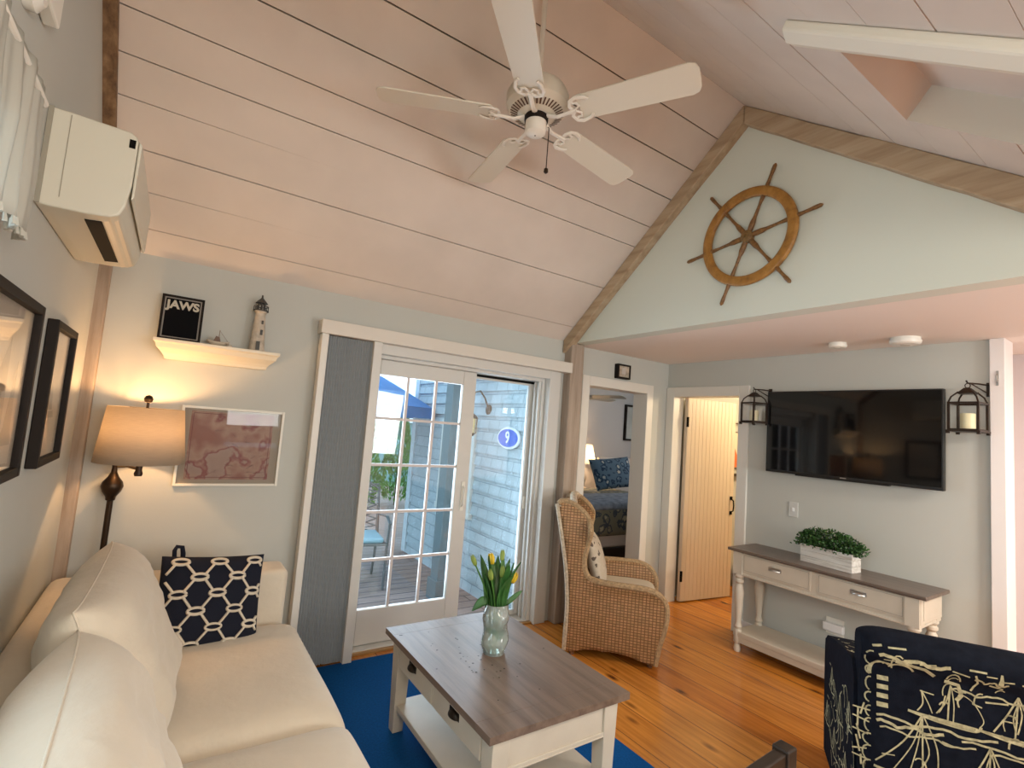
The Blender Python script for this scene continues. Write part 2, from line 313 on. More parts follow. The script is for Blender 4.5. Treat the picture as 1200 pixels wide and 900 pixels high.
# ---- planked slopes: real boards with thin tapering gaps
def slope_boards(edges, zf, norm, x0, x1, seed, gaps, holes=()):
    rnd = random.Random(seed); mb = MB(); T = 0.025
    def P(x, y, d): return (x, y+norm[0]*d, zf(y)+norm[1]*d)
    mb2 = mb
    N = 8
    for i in range(len(edges)-1):
        ya, yb = edges[i], edges[i+1]
        ga = gaps[i]; gb = gaps[i+1]
        segs = [(x0, x1)]
        for (hx0, hx1, hy0, hy1) in holes:
            if min(ya, yb) >= hy0-1e-6 and max(ya, yb) <= hy1+1e-6: segs = [(x0, hx0), (hx1, x1)]
        for (sa, sb) in segs:
            sgn = 1 if yb > ya else -1
            for k in range(N):
                xa = sa+(sb-sa)*k/N; xb = sa+(sb-sa)*(k+1)/N
                g = lambda gg, x: sgn*0.5*gg(x)
                y00, y01 = ya+g(ga, xa), yb-g(gb, xa); y10, y11 = ya+g(ga, xb), yb-g(gb, xb)
                vs = [P(xa, y00, 0), P(xb, y10, 0), P(xb, y11, 0), P(xa, y01, 0), P(xa, y00, T), P(xb, y10, T), P(xb, y11, T), P(xa, y01, T)]
                mb.add(vs, [(0, 1, 2, 3), (0, 4, 5, 1), (3, 2, 6, 7)], 0)
            # backing behind the gaps
            mb.add([P(sa, ya, T), P(sb, ya, T), P(sb, yb, T), P(sa, yb, T)], [(0, 1, 2, 3)], 1)
            mb.add([P(sa, ya, T+0.03), P(sb, ya, T+0.03), P(sb, yb, T+0.03), P(sa, yb, T+0.03)], [(0, 3, 2, 1)], 1)
    return mb
def gapf(kind, s=0):
    a = {'full': 0.0045, 'wide': 0.0055, 'thin': 0.0018, 'none': 0.0006}
    if kind in a: return lambda x: a[kind]
    if kind == 'left': return lambda x: max(0.0, 0.0045*(1-max(0, (x+0.4))/0.9))
    if kind == 'mid': return lambda x: max(0.0008, 0.006*math.sin(max(0, min(1, (x-0.0)/2.4))*PI)**0.4)
    if kind == 'right': return lambda x: max(0.0006, 0.0045*min(1, max(0, (x-0.9)/0.8)))
    if kind == 'split': return lambda x: 0.0055 if (x < 0.2 or x > 1.6) else 0.001
zl = lambda y: RZ+SL*(y-RY)
nl = Vector((-SL, 1)).normalized()
eL = [Y1+0.03, 3.205, 3.04, 2.872, 2.70, 2.562, 2.425, 2.248, 2.074, 1.897, RY]
gL = ['none', 'full', 'left', 'wide', 'left', 'full', 'full', 'wide', 'wide', 'full', 'none']
oL = slope_boards(eL, zl, nl, X0, X2+0.02, 1, [gapf(g) for g in gL])
oL.box(X0, X2+0.02, RY-0.12, RY+0.12, RZ+0.003, RZ+0.12, 1)
struct(oL, 'ceiling_left', [ceil_paint, seam_dark], 'white painted plank ceiling sloping up to the ridge', fix=False)
zr = lambda y: RZ+SRm*(y-RY)
nr = Vector((-SRm, 1)).normalized()
eR = [RY, 1.62, 1.50, 1.36, 1.24, 1.09, 0.93, 0.76, 0.60, 0.44, 0.27, 0.11]
gR = ['none', 'thin', 'thin', 'thin', 'none', 'thin', 'full', 'none', 'thin', 'full', 'thin', 'thin']
WX0, WX1, WY0, WY1 = 1.66, 2.335, 0.11, 0.76
struct(slope_boards(eR, zr, nr, X0, X2+0.02, 2, [gapf(g) for g in gR], [(WX0, WX1, WY0, WY1)]), 'ceiling_right', [ceil_paint, seam_dark], 'white plank ceiling slope with the skylight recess', fix=False)
# skylight well
def PR(x, y, d): return (x, y+nr[0]*d, zr(y)+nr[1]*d)
D = 0.135
mb = MB()
mb.add([PR(WX0, WY1, 0), PR(WX1, WY1, 0), PR(WX1, WY1, D), PR(WX0, WY1, D)], [(0, 1, 2, 3)], 0)
mb.add([PR(WX1, WY0, 0), PR(WX1, WY1, 0), PR(WX1, WY1, D), PR(WX1, WY0, D)], [(0, 1, 2, 3)], 1)
mb.add([PR(WX0, WY0, 0), PR(WX0, WY1, 0), PR(WX0, WY1, D), PR(WX0, WY0, D)], [(0, 1, 2, 3)], 1)
mb.add([PR(WX0, WY0, D), PR(WX1, WY0, D), PR(WX1, WY1, D), PR(WX0, WY1, D)], [(0, 1, 2, 3)], 0)
struct(mb, 'window_1', [ceil_paint, well_paint], 'recessed boxed skylight well in the right ceiling slope', fix=False)
# white beam at the near side of the well
mb = MB()
pr = [(1.545, 0.0), (WX0, 0.0), (WX0, -0.035), (1.60, -0.05), (1.55, -0.03)]
mb.prism(pr, lambda u, v, d: PR(u, d, v), 0.84, 0.11); struct(mb, 'trim_1', well_paint, 'white beam along the near edge of the skylight recess', bevel=0.008)

# ---- beams and posts
def beam(name, x0, x1, pts, m, label):
    mb = MB(); rnd = random.Random(len(name)+3)
    mb.prism(pts, lambda u, v, d: (d, u, v), x0, x1); return struct(mb, name, m, label, bevel=0.006)
def wavy(p, q, n, amp, rnd):
    out = []
    for i in range(n+1):
        t = i/n; out.append((p[0]+(q[0]-p[0])*t, p[1]+(q[1]-p[1])*t+(rnd.uniform(-amp, amp) if 0 < i < n else 0)))
    return out
rnd = random.Random(4); B = 0.088
up = [(Y1-0.005, zl(Y1-0.005)-0.002), (RY+0.0005, RZ-0.002)]
lo = [(RY+0.0005, RZ-B/nl[1]), (Y1-0.005, zl(Y1-0.005)-B/nl[1])]
beam('trim_2', 2.715, X2+0.005, wavy(up[0], up[1], 14, 0.002, rnd)+wavy(lo[0], lo[1], 14, 0.003, rnd), beam_y, 'rustic wooden rafter on the left side of the gable')
up = [(RY-0.0005, RZ-0.002), (0.06, zr(0.06)-0.002)]; lo = [(0.06, zr(0.06)-0.118/nr[1]), (RY-0.0005, RZ-B*1.1/nr[1])]
beam('trim_3', 2.72, X2+0.005, wavy(up[0], up[1], 16, 0.0035, rnd)+wavy(lo[0], lo[1], 16, 0.003, rnd), beam_y, 'rustic wooden rafter on the right side of the gable')
b2 = 0.05
beam('trim_4', X0-0.005, X0+0.045, [(Y1-0.005, zl(Y1)-0.0), (RY, RZ-0.001), (RY, RZ-b2/nl[1]), (Y1-0.005, zl(Y1)-b2/nl[1])], beam_dark, 'dark wooden rafter at the left wall above the air conditioner')
struct(MB().box(X0-0.005, X0+0.05, Y1-0.055, Y1+0.004, 0, 2.31), 'trim_5', beam_z, 'wooden corner post behind the floor lamp', bevel=0.006)
struct(MB().box(2.745, 2.885, 3.235, Y1+0.004, 0, 2.315), 'trim_6', beam_z, 'wooden post between the sliding door and the bedroom door', bevel=0.008)

# ---- casings and baseboards
def casing(name, axis, a0, a1, z1, w, d0, d1, label, m=None, top_over=0):
    mb = MB(); bx = (lambda p, q, z0, zz: mb.box(p, q, d0, d1, z0, zz)) if axis == 'x' else (lambda p, q, z0, zz: mb.box(d0, d1, p, q, z0, zz))
    bx(a0-w, a0+0.012, 0, z1+w); bx(a1-0.012, a1+w, 0, z1+w); bx(a0+0.012, a1-0.012, z1-0.012, z1+w)
    return struct(mb, name, m or white_trim, label, bevel=0.004)
casing('trim_7', 'x', BD[0], BD[1], BD[3], 0.075, Y1-0.02, Y1+0.16, 'white casing around the bedroom doorway')
casing('trim_8', 'y', BATH[0], BATH[1], BATH[3], 0.08, X3-0.02, X3+0.13, 'white casing around the bathroom doorway')
casing('trim_9', 'x', SLD[0]+0.03, SLD[1]-0.025, SLD[3]-0.02, 0.10, Y1-0.03, Y1+0.03, 'white casing around the sliding door', slider_white)
mb = MB(); mb.box(X3-0.03, X3+0.15, 0.835, 0.905, 0, SOF)
struct(mb, 'trim_10', mat('bright_trim', (0.80, 0.76, 0.74, 1), 0.4), 'white trim post at the end of the television wall', bevel=0.004)
mb = MB(); mb.box(X3-0.018, X3, 0.905, BATH[0]-0.08, 0, 0.11); struct(mb, 'baseboard_right', mat('baseboard_white', (0.74, 0.74, 0.74, 1), 0.4), 'white baseboard under the console table', bevel=0.005)
mb = MB(); mb.box(X0+0.06, 0.75, Y1-0.016, Y1, 0, 0.10); struct(mb, 'baseboard_back', white_trim, bevel=0.004)
mb = MB(); mb.box(X3-0.034, X3-0.03, 0.862, 0.874, 2.03, 2.12); mb.tube([(X3-0.033, 0.868, 2.10), (X3-0.055, 0.868, 2.09), (X3-0.055, 0.868, 2.06), (X3-0.033, 0.868, 2.05)], 0.004, 6)
tag(mb.build('hook_latch', steel), 'small metal hook latch on the white trim post', 'latch')

# ================================================================== SLIDING DOOR
door = thing('door_1', 'white sliding patio door with a gridded left panel', 'door', kind='structure')
fr = MB()
fr.box(2.555, 2.62, 3.365, 3.56, 0, 2.02); fr.box(1.02, 1.06, 3.365, 3.56, 0, 2.02); fr.box(1.06, 2.555, 3.365, 3.56, 1.965, 2.02); fr.box(1.06, 2.555, 3.36, 3.56, 0, 0.02)
for k in range(3): fr.box(2.535, 2.556, 3.385+k*0.055, 3.405+k*0.055, 0.02, 1.965)
fr.build('door_frame', slider_white, door, bevel=0.003)
pa = MB(); a0, a1, g0, g1, y0, y1 = 1.085, 1.945, 1.17, 1.832, 3.42, 3.462
pa.box(a0, g0, y0, y1, 0.025, 1.965); pa.box(g1, a1, y0, y1, 0.025, 1.965); pa.box(g0, g1, y0, y1, 0.025, 0.255); pa.box(g0, g1, y0, y1, 1.86, 1.965)
p1 = pa.build('sliding_panel', slider_white, door, bevel=0.004)
mu = MB()
for x in (1.388, 1.612): mu.box(x-0.009, x+0.009, 3.432, 3.452, 0.255, 1.86)
for z in (0.58, 0.905, 1.23, 1.555): mu.box(g0, g1, 3.433, 3.451, z-0.009, z+0.009)
mu.build('grille', mat('grille_white', (0.62, 0.56, 0.54, 1), 0.4), p1)
MB().box(g0, g1, 3.4405, 3.4435, 0.255, 1.86).build('pane', glass, p1)
hd = MB(); hd.tube([(1.90, 3.42, 0.93), (1.90, 3.385, 0.95), (1.90, 3.385, 1.07), (1.90, 3.42, 1.09)], 0.008, 8); hd.cbox((1.90, 3.417, 1.01), (0.03, 0.008, 0.22)); hd.build('handle', white_plastic, p1, smooth='auto')
pb = MB(); pb.box(1.90, 1.955, 3.49, 3.53, 0.025, 1.965); pb.box(2.515, 2.555, 3.49, 3.53, 0.025, 1.965); pb.box(1.955, 2.515, 3.49, 3.53, 0.025, 0.06); pb.box(1.955, 2.515, 3.49, 3.53, 1.93, 1.965)
p2 = pb.build('fixed_panel', slider_white, door, bevel=0.003)
MB().box(1.955, 2.515, 3.5085, 3.5115, 0.06, 1.93).build('pane', glass, p2)
MB().cbox((2.535, 3.484, 0.94), (0.025, 0.014, 0.10)).build('latch', white_plastic, p2, bevel=0.003)
MB().box(1.95, 2.555, 3.474, 3.488, 1.945, 1.962).build('track', black, door)
struct(MB().box(1.02, 2.62, Y1-0.001, 3.365, 0.0005, 0.012), 'trim_11', wood('sill_wood', (0.22, 0.10, 0.03, 1), (0.40, 0.22, 0.07, 1), (0.5, 0.3, 0.11, 1), 0.4, 'x'), 'pine sill under the sliding door')

# pleated vertical shade
shade = thing('pleated_shade', 'grey vertical pleated shade stacked left of the sliding door under a white valance', 'window shade', (0, 0, 0))
MB().box(0.705, 2.755, 3.225, Y1-0.002, 2.055, 2.142).build('valance', mat('valance_white', (0.66, 0.62, 0.55, 1), 0.45), shade, bevel=0.004)
NP = 18
def plf(u, v):
    k = u*NP*2; i = int(round(k)); x = 0.758+(1.045-0.758)*u; return (x, 3.27+(0.009 if i % 2 else -0.009), 0.02+2.03*v)
ple = MB().grid(plf, NP*2, 1); ple.build('pleats', mat('shade_grey', (0.40, 0.43, 0.45, 1), 0.8, spec=0.2), shade, solid=0.002)
ra = MB().box(0.715, 0.757, 3.235, 3.31, 0.01, 2.055); ra.build('fixed_rail', white_trim, shade, bevel=0.004)
ra = MB().box(1.047, 1.105, 3.235, 3.295, 0.006, 2.055); ra.build('lead_rail', slider_white, shade, bevel=0.004)

# ================================================================== OUTSIDE
struct(MB().box(-3, 8, 3.56, 12, -0.16, -0.09), 'deck', deck_mat, 'wooden deck boards outside the sliding door')
struct(MB().box(-8, 16, 12, 26, -0.3, -0.12), 'ground', mat('lawn', (0.16, 0.26, 0.09, 1), 0.9, var=0.4, vscale=3), 'lawn beyond the deck')
mb = MB(); mb.box(2.628, 2.69, 3.481, 6.05, -0.09, 3.0)
for k in range(25):
    z = -0.09+0.125*k; mb.add([(2.606, 3.481, z), (2.606, 6.05, z), (2.627, 6.05, z+0.127), (2.627, 3.481, z+0.127), (2.628, 3.481, z), (2.628, 6.05, z)], [(0, 1, 2, 3), (0, 4, 5, 1)])
struct(mb, 'wall_exterior', shingle_mat, 'grey shingled outside wall beside the deck')
struct(MB().box(2.60, 2.70, 6.05, 6.16, -0.09, 3.0), 'trim_12', mat('corner_board', (0.62, 0.66, 0.68, 1), 0.5), 'pale corner board of the shingled wall')
mb = MB(); mb.box(2.585, 2.625, 4.50, 4.58, 0.66, 1.60); mb.box(2.585, 2.625, 5.18, 5.26, 0.66, 1.60); mb.box(2.585, 2.625, 4.58, 5.18, 1.52, 1.60); mb.box(2.58, 2.625, 4.48, 5.28, 0.60, 0.66)
wo = struct(mb, 'window_2', white_trim, 'white framed outside window in the shingled wall', bevel=0.004)
MB().box(2.608, 2.6195, 4.58, 5.18, 0.66, 1.52).build('pane', mat('dark_pane', (0.05, 0.07, 0.09, 1), 0.05), wo)
mb = MB(); mb.box(2.19, 2.34, 4.28, 4.43, -0.09, 3.0); mb.box(2.17, 2.36, 4.26, 4.45, -0.09, 0.10); mb.box(2.17, 2.36, 4.26, 4.45, 2.5, 2.56)
struct(mb, 'trim_13', mat('post_grey', (0.13, 0.17, 0.18, 1), 0.6), 'grey square porch post outside the sliding door', bevel=0.006)
# door number sign
sg = thing('number_sign', 'blue oval number sign with white rim on the shingled wall', 'sign', (2.604, 3.872, 1.462))
def oval(a, b, d0, d1): 
    m = MB(); m.prism([(a*math.cos(2*PI*i/36), b*math.sin(2*PI*i/36)) for i in range(36)], lambda u, v, d: (d, u, v), d0, d1); return m
oval(0.182, 0.102, -0.022, 0.0).build('rim', mat('sign_white', (0.8, 0.8, 0.8, 1), 0.4), sg, bevel=0.004)
oval(0.160, 0.082, -0.027, -0.0221).build('face', mat('sign_blue', (0.10, 0.16, 0.55, 1), 0.4), sg)
text_mesh('numeral', '9', 0.15, MATS['sign_white'], sg, Matrix.Translation((-0.029, 0, 0)) @ Matrix(((0, 0, -1, 0), (-1, 0, 0, 0), (0, 1, 0, 0), (0, 0, 0, 1))), bold=0.003)
# gooseneck wall lantern outside
ol = thing('wall_lantern', 'copper gooseneck lantern on the shingled wall left of the number sign', 'outdoor lamp', (2.62, 4.30, 1.5))
MB().lathe([(0.05, 0), (0.05, 0.015), (0.03, 0.02)], 16, fn=lambda x, y, z: (-z, y, x+0.22)).build('wall_plate', brass, ol)
MB().tube([(-0.01, 0, 0.22), (-0.06, 0, 0.33), (-0.12, 0, 0.40), (-0.18, 0, 0.38), (-0.20, 0, 0.28), (-0.20, 0, 0.17)], 0.009, 8).build('gooseneck', brass, ol, smooth='auto')
m = MB(); m.lathe([(0.008, 0.18), (0.03, 0.165), (0.07, 0.13), (0.065, 0.12)], 12, (-0.2, 0, 0)); m.lathe([(0.05, -0.03), (0.055, -0.02), (0.03, -0.05)], 12, (-0.2, 0, 0)); 
for k in range(4): a = PI/4+k*PI/2; m.tube([(-0.2+0.055*math.cos(a), 0.055*math.sin(a), -0.025), (-0.2+0.06*math.cos(a), 0.06*math.sin(a), 0.125)], 0.006, 6)
m.build('cage', brass, ol); MB().lathe([(0.043, -0.02), (0.05, 0.12)], 12, (-0.2, 0, 0)).build('lamp_glass', mat('amber_glass', (0.75, 0.55, 0.25, 1), 0.3), ol, smooth='auto')
# umbrella
um = thing('patio_umbrella', 'blue patio umbrella open beyond the deck', 'umbrella', (1.55, 6.35, -0.09))
def umb(u, v):
    a = 2*PI*u; r = 1.35*v*(1-0.04*abs(math.sin(a*4))); return (r*math.cos(a), r*math.sin(a), 2.42-0.62*v**1.15)
MB().grid(umb, 32, 8, closeu=True).build('canopy', mat('umbrella_blue', (0.02, 0.16, 0.42, 1), 0.7, var=0.15, vscale=2), um, solid=0.006)
mb = MB()
for i in range(16):
    for z0 in (0,):
        a, b = 2*PI*i/16, 2*PI*(i+1)/16
        p = [umb(i/16, 1), umb((i+1)/16, 1)]; mb.add([p[0], p[1], (p[1][0], p[1][1], p[1][2]-0.12), (p[0][0], p[0][1], p[0][2]-0.12)], [(0, 1, 2, 3)])
mb.build('skirt', MATS['umbrella_blue'], um, solid=0.004)
MB().lathe([(0.022, 0.0), (0.022, 2.48), (0.035, 2.5), (0.01, 2.54)], 12).build('pole', mat('pole_grey', (0.25, 0.28, 0.3, 1), 0.4), um, smooth='auto')
MB().lathe([(0.24, 0), (0.24, 0.05), (0.06, 0.08), (0.04, 0.2)], 20).build('base', MATS['pole_grey'], um, smooth='auto')
for k in range(8): MB().tube([(0, 0, 2.36), tuple(umb(k/8, 0.97)[i]-(0.015 if i == 2 else 0) for i in range(3))], 0.008, 6).build('rib', MATS['pole_grey'], um)
# evergreens
leaf_g = mat('evergreen_leaf', (0.16, 0.30, 0.06, 1), 0.7, var=0.5, vscale=6)
def arbor(loc, h, r, label, seed):
    t = thing('evergreen_shrub', label, 'shrub', loc, group='evergreen shrubs beyond the deck'); rn = random.Random(seed); mb = MB()
    for i in range(2600):
        z = rn.random()**0.8*h; rr = r*(1-(z/h)**1.6)*(0.9 if z > 0.1*h else 0.6)+0.03; a = rn.random()*2*PI; q = rr*math.sqrt(rn.uniform(0.55, 1.0))
        p = Vector((q*math.cos(a), q*math.sin(a), 0.08+z)); d = Vector((math.cos(a)*0.5+rn.uniform(-.3, .3), math.sin(a)*0.5+rn.uniform(-.3, .3), 0.9)).normalized()
        s = d.cross(Vector((rn.uniform(-1, 1), rn.uniform(-1, 1), 0.1))).normalized(); L = rn.uniform(0.05, 0.11)
        mb.add([p, p+s*0.018+d*L*0.5, p+d*L, p-s*0.018+d*L*0.5], [(0, 1, 2, 3)])
    mb.build('foliage', leaf_g, t, fix=False); MB().tube([(0, 0, 0), (0, 0, h*0.8)], [0.03, 0.008], 8).build('trunk', boat_wood, t)
arbor((2.92, 9.0, -0.09), 1.75, 0.36, 'left evergreen shrub seen through the gridded glass', 3)
arbor((3.75, 9.4, -0.09), 1.7, 0.36, 'right evergreen shrub seen through the gridded glass', 5)
arbor((2.3, 9.8, -0.09), 1.9, 0.42, 'farthest evergreen shrub behind the patio chair', 8)
# neighbouring house far behind
mb = MB(); mb.box(1.5, 7.5, 13.0, 16, -0.1, 1.5); nb = mb.build('house', mat('far_siding', (0.30, 0.42, 0.42, 1), 0.8)); tag(nb, 'pale house beyond the evergreens', 'building')
m = MB(); m.prism([(12.8, 1.5), (16.2, 1.5), (14.5, 2.2)], lambda u, v, d: (d, u, v), 1.3, 7.7); m.build('roof', mat('far_roof', (0.62, 0.62, 0.62, 1), 0.8), nb)
# metal patio chair
pc = thing('patio_chair', 'grey metal patio chair with lattice back on the deck', 'chair', (1.66, 5.05, -0.09), math.radians(-98))
pm = mat('patio_metal', (0.16, 0.16, 0.15, 1), 0.5, metal=0.3)
for sx in (-1, 1):
    MB().tube([(0.24, sx*0.24, 0), (0.22, sx*0.25, 0.42), (0.22, sx*0.26, 0.62)], 0.013, 8).build('leg', pm, pc)
    MB().tube([(-0.28, sx*0.23, 0), (-0.22, sx*0.24, 0.42), (-0.30, sx*0.23, 0.92)], 0.013, 8).build('leg', pm, pc)
    MB().tube([(0.24, sx*0.26, 0.62), (0.0, sx*0.28, 0.65), (-0.25, sx*0.25, 0.63)], 0.016, 8, flat=0.6).build('armrest', pm, pc)
m = MB(); bk = lambda u, v: (-0.22-0.085*v, u*0.23, 0.44+0.5*v)
m.tube([bk(-1, 0), bk(-1, 0.9), bk(-.6, 1.02), bk(0, 1.06), bk(.6, 1.02), bk(1, 0.9), bk(1, 0)], 0.012, 6)
for k in range(-3, 8): m.tube([bk(-1, max(0, min(1, k*0.14))), bk(1, max(0, min(1, k*0.14+0.3)))], 0.007, 5); m.tube([bk(1, max(0, min(1, k*0.14))), bk(-1, max(0, min(1, k*0.14+0.3)))], 0.007, 5)
m.build('backrest', pm, pc)
m = MB(); m.tube([(0.22, -0.24, 0.42), (0.22, 0.24, 0.42), (-0.22, 0.24, 0.42), (-0.22, -0.24, 0.42)], 0.012, 6, closed=True)
for k in range(9): m.tube([(-0.22+k*0.055, -0.24, 0.42), (-0.22+k*0.055, 0.24, 0.42)], 0.006, 5)
m.build('seat', pm, pc)
MB().cbox((0.0, 0, 0.455), (0.42, 0.44, 0.05)).build('seat_pad', mat('pad_blue', (0.30, 0.50, 0.58, 1), 0.8), pc, bevel=0.02)

# ================================================================== BEDROOM
bw = mat('bedroom_paint', (0.55, 0.52, 0.50, 1), 0.75)
struct(MB().box(2.70, 6.9, 5.95, 6.04, 0, 2.9), 'wall_bedroom', bw, 'pale bedroom wall behind the bed')
struct(MB().box(6.8, 6.9, 3.48, 5.95, 0, 2.9), 'wall_bedroom_side', bw)
struct(MB().box(2.69, 2.75, 3.48, 5.95, 0, 2.9), 'wall_bedroom_left', bw)
struct(MB().box(2.69, 6.9, 3.48, 6.04, 2.82, 2.88), 'ceiling_bedroom', bw)
bed = thing('bed', 'bed with dark frame and patterned navy and tan quilt in the bedroom', 'bed', (4.55, 4.9, 0))
def quilt_mat(name, base, c2, c3, sc):
    m = bpy.data.materials.new(name); m.use_nodes = True; n = m.node_tree.nodes; l = m.node_tree.links; b = n['Principled BSDF']; b.inputs['Roughness'].default_value = 0.9
    tc = n.new('ShaderNodeTexCoord'); v = n.new('ShaderNodeTexVoronoi'); v.inputs['Scale'].default_value = sc; v.feature = 'F1'; l.new(tc.outputs['Object'], v.inputs['Vector'])
    t = n.new('ShaderNodeTexNoise'); t.inputs['Scale'].default_value = sc*1.6; l.new(tc.outputs['Object'], t.inputs['Vector'])
    ad = n.new('ShaderNodeMath'); ad.operation = 'ADD'; l.new(v.outputs['Distance'], ad.inputs[0]); l.new(t.outputs['Fac'], ad.inputs[1])
    r = n.new('ShaderNodeValToRGB'); r.color_ramp.interpolation = 'CONSTANT'; r.color_ramp.elements[0].color = c3; e = r.color_ramp.elements.new(0.70); e.color = c2; e = r.color_ramp.elements.new(0.82); e.color = base; r.color_ramp.elements[-1].position = 1.08; r.color_ramp.elements[-1].color = c2
    l.new(ad.outputs[0], r.inputs[0]); l.new(r.outputs[0], b.inputs['Base Color']); return m
q1 = quilt_mat('quilt_print', (0.06, 0.075, 0.09, 1), (0.20, 0.19, 0.14, 1), (0.42, 0.38, 0.26, 1), 9)
q2 = quilt_mat('pillow_print', (0.020, 0.045, 0.085, 1), (0.10, 0.16, 0.22, 1), (0.48, 0.46, 0.40, 1), 11)
MB().box(-1.05, 1.05, -0.72, 0.62, 0.0, 0.28).build('bed_frame', bed_wood, bed, bevel=0.01)
MB().box(-1.02, 1.02, -0.70, 0.60, 0.28, 0.43).build('box_spring', mat('bed_white', (0.62, 0.55, 0.50, 1), 0.9), bed, bevel=0.02)
m = MB(); m.box(-1.04, 1.04, -0.725, 0.62, 0.40, 0.78); m.build('quilt', q1, bed, bevel=0.06, bseg=4, smooth=True)
m = MB(); m.box(-1.045, 1.045, -0.73, 0.0, 0.69, 0.795); m.build('folded_blanket', mat('blanket_blue', (0.22, 0.26, 0.33, 1), 0.9, var=0.4, vscale=14), bed, bevel=0.04, bseg=3, smooth=True)
MB().box(0.88, 1.6, 0.70, 0.76, 0.2, 1.22).build('headboard', mat('headboard_white', (0.6, 0.55, 0.5, 1), 0.5), bed, bevel=0.01)

def pillow_fn(w, h, t, p=3.0, pinch=0.05):
    def P(u, v, s, off=0.0):
        e = max(0.0, (1-abs(u)**p))*max(0.0, (1-abs(v)**p)); th = t/2*e**0.55
        x = w/2*u*(1-pinch*(1-v*v)*abs(u)**2); y = h/2*v*(1-pinch*(1-u*u)*abs(v)**2)
        return Vector((x, y, s*(th+off)))
    return P
def pillow_mesh(mb, P, M4, n=22, mi=0, noise=None):
    tr = lambda i: math.sin((i/n*2-1)*PI/2)
    for s in (1, -1):
        def fn(u, v):
            a, b = math.sin((u*2-1)*PI/2), math.sin((v*2-1)*PI/2); q = P(a, b, s)
            if noise: q = noise(q, a, b, s)
            return M4 @ q
        mb.grid(fn, n, n, mi)
    return mb
def weld(o, d=1e-4):
    bm = bmesh.new(); bm.from_mesh(o.data); bmesh.ops.remove_doubles(bm, verts=bm.verts, dist=d); bmesh.ops.recalc_face_normals(bm, faces=bm.faces); bm.to_mesh(o.data); bm.free(); return o
def orient(origin, ux, uy):            # columns: pillow width axis, height axis, normal
    ux = Vector(ux).normalized(); uz = ux.cross(Vector(uy)).normalized(); uy = uz.cross(ux)
    m = Matrix((ux, uy, uz)).transposed().to_4x4(); m.translation = Vector(origin); return m
bp_ = MB(); PF = pillow_fn(0.72, 0.46, 0.16); M4 = orient((5.38, 5.26, 1.02), (1, -0.12, 0.10), (0, 0.45, 1)); pillow_mesh(bp_, PF, M4)
star = []
for k in range(11): a = PI/2+k*PI/5; rr = 0.16 if k % 2 == 0 else 0.06; star.append((0.12+rr*0.5*math.cos(a), -0.05+rr*0.8*math.sin(a)))
for k in range(10): bp_.ribbon([star[k], (0.12, -0.05)], [0.02, 0.07], lambda u, v: M4 @ PF(u, v, 1, 0.004), 1); 
tag(weld(bp_.build('bed_pillow', [q2, rope], smooth=True)), 'navy printed pillow with shell and starfish pattern on the bed', 'pillow')
ns = thing('nightstand', 'small pale nightstand behind the bed under the glowing lamp', 'nightstand', (5.06, 5.74, 0))
MB().box(-0.25, 0.25, -0.15, 0.2, 0.70, 0.74).build('top', MATS['headboard_white'], ns, bevel=0.006); MB().box(-0.22, 0.22, -0.13, 0.18, 0.12, 0.70).build('cabinet_body', MATS['headboard_white'], ns)
for sx in (-1, 1):
    for sy in (-0.11, 0.16): MB().box(sx*0.20-0.02, sx*0.20+0.02, sy-0.02, sy+0.02, 0, 0.12).build('leg', MATS['headboard_white'], ns)
def shade_mat(name, col, tcol, fac=0.5):
    m = bpy.data.materials.new(name); m.use_nodes = True; n = m.node_tree.nodes; l = m.node_tree.links; n.remove(n['Principled BSDF'])
    df = n.new('ShaderNodeBsdfDiffuse'); tl = n.new('ShaderNodeBsdfTranslucent'); tl.inputs[0].default_value = tcol
    tc = n.new('ShaderNodeTexCoord'); w1 = n.new('ShaderNodeTexNoise'); mp = n.new('ShaderNodeMapping'); mp.inputs['Scale'].default_value = (1, 1, 14); l.new(tc.outputs['Object'], mp.inputs[0]); l.new(mp.outputs[0], w1.inputs['Vector']); w1.inputs['Scale'].default_value = 26
    r = n.new('ShaderNodeValToRGB'); r.color_ramp.elements[0].position = 0.3; r.color_ramp.elements[1].position = 0.75; r.color_ramp.elements[0].color = tuple(c*0.78 for c in tcol[:3])+(1,); r.color_ramp.elements[1].color = tcol; l.new(w1.outputs['Fac'], r.inputs[0]); l.new(r.outputs[0], tl.inputs[0])
    df.inputs[0].default_value = col; mx = n.new('ShaderNodeMixShader'); mx.inputs[0].default_value = fac; l.new(df.outputs[0], mx.inputs[1]); l.new(tl.outputs[0], mx.inputs[2]); l.new(mx.outputs[0], n['Material Output'].inputs[0]); return m
linen = shade_mat('linen_shade', (0.60, 0.50, 0.39, 1), (0.54, 0.49, 0.41, 1), 0.5)
tl = thing('bedside_lamp', 'lit bedside lamp with tan shade behind the bed', 'table lamp', (5.22, 5.72, 0.74))
MB().lathe([(0.07, 0), (0.07, 0.015), (0.02, 0.03), (0.05, 0.12), (0.05, 0.18), (0.012, 0.26), (0.01, 0.45)], 16).build('lamp_base', mat('lamp_ceramic', (0.55, 0.50, 0.42, 1), 0.3), tl, smooth='auto')
MB().lathe([(0.19, 0.38), (0.12, 0.66)], 28, cap=False).build('lamp_shade', linen, tl, smooth=True)
point('bedside_bulb', (5.22, 5.72, 1.24), 12, (1.0, 0.70, 0.42), 0.04)
pf = thing('picture_frame', 'black framed print on the bedroom wall', 'picture', (6.6, 5.93, 1.80))
m = MB(); m.box(-0.32, -0.29, -0.02, 0.02, -0.30, 0.30); m.box(0.29, 0.32, -0.02, 0.02, -0.30, 0.30); m.box(-0.29, 0.29, -0.02, 0.02, 0.27, 0.30); m.box(-0.29, 0.29, -0.02, 0.02, -0.30, -0.27); m.build('frame', black_frame, pf)
